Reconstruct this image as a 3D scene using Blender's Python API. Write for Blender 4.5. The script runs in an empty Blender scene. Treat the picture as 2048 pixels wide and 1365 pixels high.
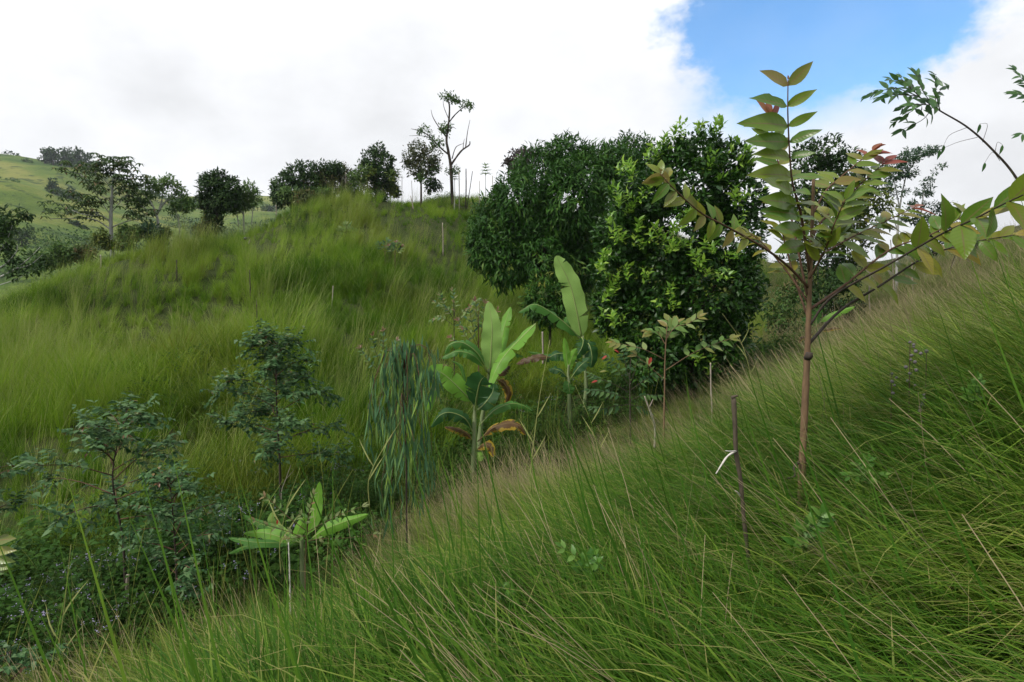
import bpy, math, random
import numpy as np
from mathutils import Matrix, Vector
SC = bpy.context.scene
COL = SC.collection
rng = np.random.default_rng(11)
random.seed(5)
# ------------------------------------------------------------------ camera
F = 1138.0                       # focal length in photo pixels (2048 wide)
PITCH = math.radians(4.05)
cd = bpy.data.cameras.new('camera'); cam = bpy.data.objects.new('camera', cd); COL.objects.link(cam)
cd.sensor_width = 36; cd.lens = 36 * F / 2048; cd.clip_start = .05; cd.clip_end = 4000
cam.rotation_euler = (math.pi / 2 - PITCH, 0, 0)
SC.camera = cam
# ------------------------------------------------------------------ sky, sun, exposure
SC.view_settings.view_transform = 'Standard'; SC.view_settings.look = 'None'
SC.view_settings.exposure = 0.58; SC.view_settings.gamma = 1; SC.view_settings.use_curve_mapping = False
SUN_AZ, SUN_EL = math.radians(-122), math.radians(50)
w = bpy.data.worlds.new('World'); SC.world = w; w.use_nodes = True
FW = np.array([0, math.cos(PITCH), -math.sin(PITCH)]); UP = np.array([0, math.sin(PITCH), math.cos(PITCH)]); RT = np.array([1., 0, 0])
def ray(px, py):
    return RT * ((px - 1024) / F) + FW + UP * ((682.5 - py) / F)
def P(px, py, d):
    r = ray(px, py); return r * (d / r[1])
def unit(v):
    v = np.asarray(v, float); return v / (np.linalg.norm(v, axis=-1, keepdims=True) + 1e-12)
def world_nodes():
    nt = w.node_tree; N = nt.nodes; L = nt.links; N.clear()
    def nd(t, **k):
        n = N.new(t)
        for a, b in k.items(): setattr(n, a, b)
        return n
    def m(op, a, b=None, c=None, clamp=False):
        n = nd('ShaderNodeMath', operation=op, use_clamp=clamp)
        for i, v in enumerate((a, b, c)):
            if v is None: continue
            if isinstance(v, (int, float)): n.inputs[i].default_value = v
            else: L.new(v, n.inputs[i])
        return n.outputs[0]
    tc = nd('ShaderNodeTexCoord'); D = tc.outputs['Generated']
    sky = nd('ShaderNodeTexSky', sky_type='NISHITA', sun_disc=False); sky.sun_elevation = SUN_EL; sky.sun_rotation = SUN_AZ
    sky.air_density = 1.2; sky.dust_density = .3; sky.ozone_density = 2.5
    b1 = nd('ShaderNodeBackground'); b1.inputs[1].default_value = .15; hv = nd('ShaderNodeHueSaturation'); hv.inputs['Saturation'].default_value = 1.3; hv.inputs['Value'].default_value = 1.04; L.new(sky.outputs[0], hv.inputs['Color']); L.new(hv.outputs[0], b1.inputs[0])
    def dot(v):
        n = nd('ShaderNodeVectorMath', operation='DOT_PRODUCT'); L.new(D, n.inputs[0]); n.inputs[1].default_value = tuple(v); return n.outputs['Value']
    def noise(sc, det, rough, off=(0, 0, 0)):
        mp = nd('ShaderNodeMapping'); L.new(D, mp.inputs[0]); mp.inputs['Location'].default_value = off; mp.inputs['Scale'].default_value = (1, 1, 1.6)
        n = nd('ShaderNodeTexNoise'); L.new(mp.outputs[0], n.inputs['Vector']); n.inputs['Scale'].default_value = sc; n.inputs['Detail'].default_value = det; n.inputs['Roughness'].default_value = rough
        return n.outputs[0]
    n1 = noise(3.2, 9, .58, (3.1, 1.2, .3)); n2 = noise(9, 8, .6, (.4, 5, 2)); n3 = noise(2.0, 5, .5, (1.5, 6.2, 3))
    def gap(px, py, a, b, tilt=0):
        c = unit(ray(px, py)); t1 = unit(np.cross(c, [0, 0, 1])); t2 = np.cross(t1, c)
        ct, st = math.cos(tilt), math.sin(tilt); t1, t2 = t1 * ct + t2 * st, t2 * ct - t1 * st
        u = m('DIVIDE', dot(t1), a); v = m('DIVIDE', dot(t2), b)
        r = m('SQRT', m('ADD', m('MULTIPLY', u, u), m('MULTIPLY', v, v)))
        return m('ADD', r, m('MULTIPLY', m('LESS_THAN', dot(c), 0), 9))
    wob = m('ADD', m('MULTIPLY', m('SUBTRACT', n1, .5), 1.5), m('MULTIPLY', m('SUBTRACT', n2, .5), .9))
    g1 = m('ADD', gap(1622, -25, .212, .155), wob)
    clear = nd('ShaderNodeMapRange', interpolation_type='SMOOTHSTEP'); L.new(g1, clear.inputs[0])
    clear.inputs[1].default_value = .76; clear.inputs[2].default_value = 1.08
    g2 = m('ADD', gap(1560, 190, .16, .07, -.15), m('MULTIPLY', wob, .9))
    thin = nd('ShaderNodeMapRange', interpolation_type='SMOOTHSTEP'); L.new(g2, thin.inputs[0])
    thin.inputs[1].default_value = .4; thin.inputs[2].default_value = 1.25; thin.inputs[3].default_value = .45; thin.inputs[4].default_value = 1
    n4 = nd('ShaderNodeMapRange', interpolation_type='SMOOTHSTEP'); L.new(n3, n4.inputs[0])      # further openings well away from this one
    n4.inputs[1].default_value = .26; n4.inputs[2].default_value = .36
    cover = m('MULTIPLY', m('MULTIPLY', clear.outputs[0], thin.outputs[0]), n4.outputs[0], clamp=True)
    cover = m('MAXIMUM', cover, m('MULTIPLY', n2, .16))
    # cloud brightness: thin bright margins, slightly greyer thick parts
    br = m('ADD', m('MULTIPLY', noise(1.7, 6, .55, (4, 0, 2)), .85), m('MULTIPLY', n1, .30)); br = m('ADD', br, .135)
    cr = nd('ShaderNodeCombineColor'); L.new(m('MULTIPLY', br, .975), cr.inputs[0]); L.new(m('MULTIPLY', br, .99), cr.inputs[1]); L.new(m('MULTIPLY', br, 1.02), cr.inputs[2])
    b2 = nd('ShaderNodeBackground'); L.new(cr.outputs[0], b2.inputs[0]); b2.inputs[1].default_value = 1.0
    mx = nd('ShaderNodeMixShader'); L.new(cover, mx.inputs[0]); L.new(b1.outputs[0], mx.inputs[1]); L.new(b2.outputs[0], mx.inputs[2])
    out = nd('ShaderNodeOutputWorld'); L.new(mx.outputs[0], out.inputs[0])
world_nodes()
sl = bpy.data.lights.new('sun', 'SUN'); sl.energy = 2.3; sl.angle = math.radians(7); sl.color = (1, .95, .86)
so = bpy.data.objects.new('sun', sl); COL.objects.link(so)
sv = Vector((math.sin(SUN_AZ) * math.cos(SUN_EL), math.cos(SUN_AZ) * math.cos(SUN_EL), math.sin(SUN_EL)))
so.rotation_euler = sv.to_track_quat('Z', 'Y').to_euler(); so.location = (0, 0, 60)
SC.cycles.use_denoising = True; SC.cycles.max_bounces = 6; SC.cycles.diffuse_bounces = 3; SC.cycles.transmission_bounces = 4; SC.cycles.transparent_max_bounces = 6
# ------------------------------------------------------------------ helpers
def mesh_np(name, V, Fs, mats, attrs=None, smooth=True, mi=None):
    V = np.asarray(V, np.float32); me = bpy.data.meshes.new(name)
    me.vertices.add(len(V)); me.vertices.foreach_set('co', V.ravel())
    if isinstance(Fs, np.ndarray):
        n, k = Fs.shape; me.loops.add(n * k); me.polygons.add(n)
        me.loops.foreach_set('vertex_index', Fs.astype(np.int32).ravel())
        me.polygons.foreach_set('loop_start', np.arange(0, n * k, k, dtype=np.int32))
    else:
        n = len(Fs); ln = np.array([len(f) for f in Fs], np.int32); fl = np.fromiter((i for f in Fs for i in f), np.int32)
        me.loops.add(len(fl)); me.polygons.add(n); me.loops.foreach_set('vertex_index', fl)
        me.polygons.foreach_set('loop_start', np.concatenate([[0], np.cumsum(ln)[:-1]]).astype(np.int32))
    if smooth and n: me.polygons.foreach_set('use_smooth', np.ones(n, bool))
    if mi is not None: me.polygons.foreach_set('material_index', np.asarray(mi, np.int32))
    for a, v in (attrs or {}).items():
        v = np.asarray(v)
        if v.ndim == 2: at = me.attributes.new(a, 'FLOAT_VECTOR', 'POINT'); at.data.foreach_set('vector', v.astype(np.float32).ravel())
        elif v.dtype.kind == 'i': at = me.attributes.new(a, 'INT', 'POINT'); at.data.foreach_set('value', v.astype(np.int32))
        else: at = me.attributes.new(a, 'FLOAT', 'POINT'); at.data.foreach_set('value', v.astype(np.float32))
    me.update(calc_edges=True)
    for m_ in (mats if isinstance(mats, (list, tuple)) else [mats]): me.materials.append(m_)
    return me
def link(name, me, parent=None, M=None):
    o = bpy.data.objects.new(name, me); COL.objects.link(o)
    if parent is not None: o.parent = parent
    if M is not None: o.matrix_basis = M
    return o
def tag(o, label=None, cat=None, group=None, kind=None):
    for k, v in (('label', label), ('category', cat), ('group', group), ('kind', kind)):
        if v: o[k] = v
    return o
def thing(name, label, cat, loc, group=None):
    o = bpy.data.objects.new(name, None); COL.objects.link(o); o.location = tuple(map(float, loc)); o.empty_display_size = .2
    return tag(o, label, cat, group)
def base(t): return np.array(t.location)
def part(name, t, V, Fs, mat, attrs=None, parent=None, smooth=True, mi=None):
    """a part of thing T (or a sub-part under PARENT) from world-space vertices"""
    return link(name, mesh_np(name, np.asarray(V) - base(t), Fs, mat, attrs, smooth, mi), parent or t)
def smooth_path(pts, n):
    p = np.asarray(pts, float)
    if len(p) < 3: return np.array([p[0] + (p[-1] - p[0]) * t for t in np.linspace(0, 1, n)])
    q = np.vstack([2 * p[0] - p[1], p, 2 * p[-1] - p[-2]]); out = []
    for t in np.linspace(0, len(p) - 1 - 1e-6, n):
        i = int(t); f = t - i; a, b, c, d = q[i:i + 4]
        out.append(.5 * (2 * b + (c - a) * f + (2 * a - 5 * b + 4 * c - d) * f * f + (3 * b - a - 3 * c + d) * f ** 3))
    return np.array(out)
def tangents(p):
    return unit(np.gradient(p, axis=0))
def tube(pts, r0, r1=None, sides=6, n=None, bump=0.):
    p = smooth_path(pts, n) if n else np.asarray(pts, float); T = tangents(p)
    k = len(p); R = np.linspace(r0, r1, k) if np.isscalar(r0) else np.asarray(r0)
    if bump: R = R * (1 + bump * rng.normal(size=k))
    ref = np.array([.3, .9, .2]) if abs(T[0][2]) > .5 else np.array([0, 0, 1.])
    A = unit(np.cross(T, ref)); B = np.cross(T, A)
    a = np.arange(sides) * 2 * math.pi / sides
    V = p[:, None] + R[:, None, None] * (A[:, None] * np.cos(a)[None, :, None] + B[:, None] * np.sin(a)[None, :, None])
    V = V.reshape(-1, 3); i = np.arange(k - 1)[:, None] * sides; j = np.arange(sides)[None]
    j2 = (j + 1) % sides
    Fq = np.stack([i + j, i + j2, i + sides + j2, i + sides + j], -1).reshape(-1, 4)
    Fs = [tuple(f) for f in Fq] + [tuple(range(sides))[::-1], tuple(range((k - 1) * sides, k * sides))]
    return V, Fs
def merge(parts):
    V, Fs, o = [], [], 0
    for v, f in parts:
        V.append(v); Fs += [tuple(int(i) + o for i in q) for q in f]; o += len(v)
    return np.vstack(V), Fs
# ------------------------------------------------------------------ materials
def mat(name):
    m_ = bpy.data.materials.new(name); m_.use_nodes = True; m_.node_tree.nodes.clear(); return m_
class NB:
    def __init__(s, m_): s.t = m_.node_tree; s.N = s.t.nodes; s.L = s.t.links
    def __call__(s, ty, **k):
        n = s.N.new(ty)
        for a, b in k.items(): setattr(n, a, b)
        return n
    def put(s, sock, v):
        if hasattr(v, 'is_output') or hasattr(v, 'links'): s.L.new(v, sock)
        else: sock.default_value = v
    def math(s, op, a, b=0., clamp=False):
        n = s('ShaderNodeMath', operation=op, use_clamp=clamp); s.put(n.inputs[0], a); s.put(n.inputs[1], b); return n.outputs[0]
    def mix(s, f, a, b):
        n = s('ShaderNodeMix', data_type='RGBA'); s.put(n.inputs[0], f); s.put(n.inputs[6], a if not isinstance(a, tuple) else (*a, 1)); s.put(n.inputs[7], b if not isinstance(b, tuple) else (*b, 1)); return n.outputs[2]
    def attr(s, nm, ty='GEOMETRY'):
        n = s('ShaderNodeAttribute', attribute_name=nm, attribute_type=ty); return n.outputs['Fac']
    def noise(s, sc, det=4, rough=.55, vec=None):
        n = s('ShaderNodeTexNoise'); n.inputs['Scale'].default_value = sc; n.inputs['Detail'].default_value = det; n.inputs['Roughness'].default_value = rough
        if vec is None: vec = s('ShaderNodeTexCoord').outputs['Object']
        s.L.new(vec, n.inputs['Vector']); return n.outputs[0]
    def ramp(s, f, stops):
        n = s('ShaderNodeValToRGB'); e = n.color_ramp.elements
        while len(e) < len(stops): e.new(.5)
        for x, (p_, c) in zip(e, stops): x.position = p_; x.color = (*c, 1)
        s.L.new(f, n.inputs[0]); return n.outputs[0]
    def rng(s, f, a, b, c=0., d=1.):
        n = s('ShaderNodeMapRange', interpolation_type='SMOOTHSTEP'); s.L.new(f, n.inputs[0])
        for i, v in enumerate((a, b, c, d)): n.inputs[i + 1].default_value = v
        return n.outputs[0]
    def surf(s, color, rough=.5, spec=.4, transl=0., tcol=None, bump=None, bstr=.3, bdist=.01):
        p = s('ShaderNodeBsdfPrincipled'); s.put(p.inputs['Base Color'], color if not isinstance(color, tuple) else (*color, 1))
        s.put(p.inputs['Roughness'], rough); p.inputs['Specular IOR Level'].default_value = spec
        if bump is not None:
            b = s('ShaderNodeBump'); b.inputs['Strength'].default_value = bstr; b.inputs['Distance'].default_value = bdist
            s.L.new(bump, b.inputs['Height']); s.L.new(b.outputs[0], p.inputs['Normal'])
        o = s('ShaderNodeOutputMaterial'); r = p.outputs[0]
        if transl:
            t = s('ShaderNodeBsdfTranslucent'); g = s('ShaderNodeGamma')
            s.put(g.inputs[0], color if not isinstance(color, tuple) else (*color, 1)); g.inputs[1].default_value = .86; s.L.new(g.outputs[0], t.inputs[0])
            mx = s('ShaderNodeMixShader'); mx.inputs[0].default_value = transl
            s.L.new(r, mx.inputs[1]); s.L.new(t.outputs[0], mx.inputs[2]); r = mx.outputs[0]
        s.L.new(r, o.inputs[0])
def leaf_mat(name, stops, rough=.42, spec=.45, transl=.28, src='obj', spots=None, veins=None, detail=30):
    """leaf colour from a per-leaf random number; slight mottling along the blade"""
    m_ = mat(name); b = NB(m_)
    r = b('ShaderNodeObjectInfo').outputs['Random'] if src == 'obj' else b.attr('rnd')
    n = b.noise(detail, 3)
    f = b.math('ADD', r, b.math('MULTIPLY', b.math('SUBTRACT', n, .5), .22), True)
    c = b.ramp(f, stops)
    bmp = None
    if spots:
        s_ = b.noise(95, 3, .6); k = b.rng(s_, .62, .68); c = b.mix(k, c, spots)
    if veins:
        u = b.attr('vein'); wv = b('ShaderNodeTexWave', wave_type='BANDS', bands_direction='X', wave_profile='TRI'); cb = b('ShaderNodeCombineXYZ'); b.L.new(b.math('SUBTRACT', b.attr('len'), b.math('MULTIPLY', u, .12)), cb.inputs[0]); b.L.new(cb.outputs[0], wv.inputs['Vector']); wv.inputs['Scale'].default_value = 3.1; wv.inputs['Distortion'].default_value = .6
        c = b.mix(b.math('MULTIPLY', b.rng(wv.outputs['Fac'], .72, 1.0), .16), c, veins); bmp = wv.outputs['Fac']
        c = b.mix(b.rng(u, .0, .14, 1, 0), c, veins)
    b.surf(c, rough, spec, transl, bump=bmp, bstr=.3, bdist=.002)
    return m_
def bark_mat(name, c1, c2, scale=30, bstr=.5, bd=.01):
    m_ = mat(name); b = NB(m_)
    tc = b('ShaderNodeTexCoord'); mp = b('ShaderNodeMapping'); mp.inputs['Scale'].default_value = (1, 1, .25); b.L.new(tc.outputs['Object'], mp.inputs[0])
    n = b.noise(scale, 6, .65, mp.outputs[0]); n2 = b.noise(scale * .2, 3)
    f = b.math('ADD', b.math('MULTIPLY', n, .7), b.math('MULTIPLY', n2, .5))
    b.surf(b.ramp(f, [(.35, c1), (.75, c2)]), .8, .2, bump=n, bstr=bstr, bdist=bd)
    return m_
def grass_mat(name, greens, dry, dry_amount, patch, transl=.3, rough=.5):
    """blade colour: blade random + clump tint, drying towards the tips as the blades themselves do"""
    m_ = mat(name); b = NB(m_)
    r = b.attr('rnd'); h = b.attr('hgt'); t = b.attr('tint', 'INSTANCER')
    f = b.math('ADD', b.math('MULTIPLY', r, .55), b.math('MULTIPLY', t, .55), True)
    c = b.ramp(f, greens)
    k = b.math('MULTIPLY', b.rng(h, .62, 1.0), b.rng(r, 1 - dry_amount - .15, 1 - dry_amount + .15))
    c = b.mix(k, c, dry)
    dt = b.attr('dry', 'INSTANCER'); c = b.mix(b.math('MULTIPLY', dt, b.math('ADD', r, .25), True), c, patch)
    b.surf(c, max(rough, .6), .1, transl)
    return m_
def plain(name, c, rough=.7, spec=.3, transl=0.):
    m_ = mat(name); b = NB(m_); n = b.noise(25, 4)
    b.surf(b.mix(n, tuple(x * .75 for x in c), tuple(min(1, x * 1.25) for x in c)), rough, spec, transl); return m_

# ------------------------------------------------------------------ terrain
CP = []
def cp(px, py, d, off):
    p = P(px, py, d); CP.append((p[0], p[1], p[2] - off))
for a in [(1024,1365,1.95),(2048,1365,1.45),(1536,1365,1.65),
          (1480,770,12),(1700,690,14.5),(2048,480,20),(1610,965,3.7),(2048,800,3.5),(2048,620,9),(1850,700,7),(1495,1130,2.9),(1300,1100,3.2)]: cp(*a, .42)
for a in [(300,1345,4.2),(600,1170,5.4),(800,1068,6.5),(1000,968,8),(1330,866,9)]: cp(*a, .6)
for a in [(250,1195,6.6),(350,1235,6.0),(560,1005,9),(945,908,11),(1165,808,14.5),(1390,800,14.2),(1560,705,18),(1690,660,21),(100,1260,6.2),(0,1340,5.5),(760,960,9.6)]: cp(*a, .25)
for a in [(1850,565,24),(2000,497,28)]: cp(*a, .5)
for a in [(0,1000,9.5),(0,850,12.5),(0,700,17),(0,590,22),(350,497,28),(200,525,26),(560,425,34),(640,410,36),(700,405,38),(850,392,39.5),(960,388,40),(500,700,16),(700,520,25),(300,620,20),
          (850,600,22),(100,800,13),(700,750,14.5),(940,450,34),(1000,640,20),(1100,640,24),(400,850,11.5),(1250,620,26),(1300,450,34),(1600,560,32)]: cp(*a, .75)
CP += [(0,0,-1.36),(0,-4,-.5),(4,-4,.7),(-4,-2,-2.4),(-20,31,-3.5),(-17,39,-2),(-11,46,4.2),(-7,50,5.5),(0,52,6),(10,50,4.5),(20,45,2.5),(30,42,3.5),(32,28,6),(36,14,9.5),(25,8,6),
       (-30,15,-5),(-30,28,-7),(-15,0,-6),(-12,5,-4.6),(10,-5,3.2),(-27,40,-10),(40,60,0),(-10,70,-6),(20,75,-6),(-45,30,-12),(-40,0,-9)]
def tps_fit(C, lam=1e-3):
    C = np.array(C); n = len(C); d = np.linalg.norm(C[:, None, :2] - C[None, :, :2], axis=-1)
    K = np.where(d > 0, d * d * np.log(d + 1e-9), 0) + lam * np.eye(n); Q = np.c_[np.ones(n), C[:, :2]]
    A = np.block([[K, Q], [Q.T, np.zeros((3, 3))]]); s = np.linalg.solve(A, np.r_[C[:, 2], 0, 0, 0])
    return C, s
def tps_eval(fit, x, y):
    C, s = fit; x = np.atleast_1d(np.asarray(x, float)); y = np.atleast_1d(np.asarray(y, float)); out = np.empty(len(x))
    for i in range(0, len(x), 20000):
        a, b = x[i:i + 20000], y[i:i + 20000]; d2 = (a[:, None] - C[:, 0]) ** 2 + (b[:, None] - C[:, 1]) ** 2
        out[i:i + 20000] = (.5 * d2 * np.log(d2 + 1e-9)) @ s[:-3] + s[-3] + s[-2] * a + s[-1] * b
    return out
FIT = tps_fit(CP, .4)
_wv = [(rng.normal(size=2) * f, rng.uniform(0, 6.28), a) for f, a in [(.5, .13), (.5, .13), (.9, .08), (.9, .08), (1.6, .05), (1.7, .05), (2.6, .03)]]
def wobble(x, y): return sum(a * np.sin(k[0] * x + k[1] * y + p) for k, p, a in _wv)
def vnoise(x, y, f, seed):
    r = np.random.default_rng(seed); o = 0
    for i in range(5):
        th = r.uniform(0, 6.28); o = o + np.sin((x * math.cos(th) + y * math.sin(th)) * f * r.uniform(.6, 1.6) + r.uniform(0, 6.28) + 1.3 * np.sin((x * math.sin(th) - y * math.cos(th)) * f * .7 + r.uniform(0, 6.28)))
    return np.clip(.5 + o / 6.0, 0, 1)
def GZ(x, y):
    x = np.atleast_1d(np.asarray(x, float)); y = np.atleast_1d(np.asarray(y, float))
    z = tps_eval(FIT, x, y) + wobble(x, y) * np.clip((np.hypot(x, y) - 2) / 8, 0, 1)
    r = np.hypot(x - 2, (y - 18) * 1.05); k = np.clip((r - 48) / 22, 0, 1); k = k * k * (3 - 2 * k)
    return z * (1 - k) + -15 * k
def gz(x, y): return float(GZ(x, y)[0])
def ground_pt(px, d, off=0.):
    p = P(px, 600, d); return np.array([p[0], d, gz(p[0], d) + off])
AX = np.array([(-16, -2), (-9, 3), (-5.2, 5.9), (-3.6, 7.6), (-2.4, 9.6), (-.6, 11.4), (2.2, 14.4), (4.8, 15.2), (8.8, 18), (12.5, 21), (18, 26), (26, 33)])
def side(x, y):
    """signed distance from the gully line: positive on the camera's side"""
    x = np.asarray(x, float); y = np.asarray(y, float); best = np.full(x.shape, 1e9); sg = np.zeros(x.shape)
    for (x0, y0), (x1, y1) in zip(AX[:-1], AX[1:]):
        dx, dy = x1 - x0, y1 - y0; L2 = dx * dx + dy * dy; t = np.clip(((x - x0) * dx + (y - y0) * dy) / L2, 0, 1)
        ex, ey = x - x0 - t * dx, y - y0 - t * dy; d = np.hypot(ex, ey); k = d < best
        best = np.where(k, d, best); sg = np.where(k, np.sign(dy * ex - dx * ey), sg)
    return best * sg
def soil_material():
    m_ = mat('soil_and_thatch'); b = NB(m_); n = b.noise(.8, 6, .6); n2 = b.noise(14, 5, .7)
    c = b.ramp(b.math('ADD', b.math('MULTIPLY', n, .6), b.math('MULTIPLY', n2, .4)), [(.3, (.022, .03, .010)), (.5, (.035, .05, .014)), (.7, (.06, .055, .025))])
    b.surf(c, .95, .1, bump=n2, bstr=.6, bdist=.05); return m_
gx = np.arange(-78, 82.1, .55); gy = np.arange(-40, 96.1, .55)
X, Y = np.meshgrid(gx, gy); Z = GZ(X.ravel(), Y.ravel()); nx, ny = len(gx), len(gy)
i = (np.arange(ny - 1)[:, None] * nx + np.arange(nx - 1)[None]).ravel()
hs = link('hillside_ground', mesh_np('hillside_ground', np.c_[X.ravel(), Y.ravel(), Z], np.stack([i, i + 1, i + nx + 1, i + nx], -1), soil_material())); tag(hs, kind='structure')
# far hills
FC = []
def fcp(px, py, d): p = P(px, py, d); FC.append(tuple(p))
for a in [(-150,330,300),(0,315,300),(60,320,300),(130,330,300),(190,337,300),(240,385,300),(290,425,290),(350,455,280),(-100,375,185),(40,369,180),(110,402,175),(160,440,170),(40,440,140),(20,480,120),
          (100,520,95),(300,515,105),(200,480,150),(60,352,255),(40,392,215),(-90,392,215),(110,418,205),(150,390,230),(200,415,225),(400,475,180),(500,430,300),(390,386,450),(470,389,450),(540,394,450),(640,400,450),(300,400,450),(200,400,480),(420,420,380)]: fcp(*a)
for k in range(0, 360, 20):
    a = math.radians(k); s_, c_ = math.sin(a), math.cos(a)
    for r_, z_ in ((70, -20), (160, -10), (300, -4), (700, 0), (1300, 6)):
        az = (k + 180) % 360 - 180
        if -46 < az < -8 and r_ in (160, 300): continue
        if -50 < az < -5 and r_ > 600: z_ = 60 if r_ == 700 else 40
        FC.append((r_ * s_, r_ * c_, z_))
FFIT = tps_fit(FC, 4)
def FZ(x, y):
    x = np.atleast_1d(np.asarray(x, float)); y = np.atleast_1d(np.asarray(y, float))
    r = np.hypot(x, y)
    return tps_eval(FFIT, x, y) + (vnoise(x, y, .035, 3) - .5) * 5 * np.clip((r - 80) / 100, 0, 1) + (vnoise(x, y, .12, 4) - .5) * 1.2
def hill_material():
    m_ = mat('far_pasture'); b = NB(m_)
    tc = b('ShaderNodeTexCoord').outputs['Object']; n = b.noise(.022, 8, .62, tc); n2 = b.noise(.16, 6, .7, tc); n3 = b.noise(1.2, 3, .6, tc)
    c = b.ramp(n, [(.40, (.05, .10, .018)), (.5, (.11, .16, .03)), (.6, (.20, .21, .055))])
    c = b.mix(b.rng(n2, .52, .66), c, (.035, .062, .022))
    wv = b('ShaderNodeTexWave', wave_type='BANDS', bands_direction='Z'); wv.inputs['Scale'].default_value = .45; wv.inputs['Distortion'].default_value = 3; wv.inputs['Detail'].default_value = 3
    b.L.new(tc, wv.inputs['Vector']); c = b.mix(b.math('MULTIPLY', wv.outputs['Fac'], .18), c, (.05, .07, .03))
    b.surf(c, .95, .1, bump=b.math('ADD', b.math('MULTIPLY', n2, 2), n3), bstr=.8, bdist=.8); return m_
rr = np.concatenate([np.arange(60, 330, 4.5), np.geomspace(335, 1500, 26)]); aa = np.radians(np.concatenate([np.arange(-52, 2, .45), np.arange(2, 308, 4)]))
R_, A_ = np.meshgrid(rr, aa); X, Y = (R_ * np.sin(A_)).ravel(), (R_ * np.cos(A_)).ravel(); nr = len(rr); na = len(aa)
i = (np.arange(na)[:, None] * nr + np.arange(nr - 1)[None]); i2 = ((np.arange(na) + 1) % na)[:, None] * nr + np.arange(nr - 1)[None]
hl = link('far_hills', mesh_np('far_hills', np.c_[X, Y, FZ(X, Y)], np.stack([i.ravel(), i.ravel() + 1, i2.ravel() + 1, i2.ravel()], -1), hill_material())); tag(hl, kind='structure')
# ------------------------------------------------------------------ grass
def tuft(n, length, lsd, spread, t0, t1, azsd, width, seed, segs=4, straw=0., straw_len=1.3):
    r = np.random.default_rng(seed); rad = spread * np.sqrt(r.random(n)); th = r.uniform(0, 6.28, n)
    bx, by = rad * np.cos(th), rad * np.sin(th)
    az = r.normal(0, azsd, n); L_ = np.clip(r.normal(length, lsd, n), length * .35, length * 1.7)
    a0 = np.abs(r.normal(t0, .16, n)); a1 = a0 + np.clip(r.normal(t1, t1 * .45, n), 0, 2.2)
    st = r.random(n) < straw; L_ = np.where(st, L_ * straw_len, L_); a1 = np.where(st, a0 + (a1 - a0) * .5, a1)
    wd = width * r.uniform(.6, 1.35, n); wd = np.where(st, np.minimum(wd * .42, .0026), wd)
    tw = r.uniform(-1.2, 1.2, n); rn = r.random(n)
    V = []; H = []; pos = np.stack([bx, by, np.zeros(n)], -1)
    for s in range(segs + 1):
        f = s / segs; a = a0 + (a1 - a0) * f ** 1.4
        d = np.stack([np.sin(a) * np.cos(az), np.sin(a) * np.sin(az), np.cos(a)], -1)
        if s: pos = pos + d * (L_ / segs)[:, None]
        wv = np.stack([-np.sin(az + tw), np.cos(az + tw), np.zeros(n)], -1)
        prof = np.where(st, np.where(f > .7, 2.2 - abs(f - .85) * 6, 1.) , (1 - f ** 1.8) + .02) * wd * .5
        V += [pos - wv * prof[:, None], pos + wv * prof[:, None]]; H += [np.full(n, f)] * 2
    V = np.stack(V, 1).reshape(-1, 3); H = np.stack(H, 1).ravel(); k = 2 * (segs + 1)
    b0 = np.arange(n)[:, None] * k; s = np.arange(segs)[None] * 2
    Fq = np.stack([b0 + s, b0 + s + 1, b0 + s + 3, b0 + s + 2], -1).reshape(-1, 4)
    mi = np.repeat(st.astype(int), segs)
    return V, Fq, H, np.repeat(rn, k), mi
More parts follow.
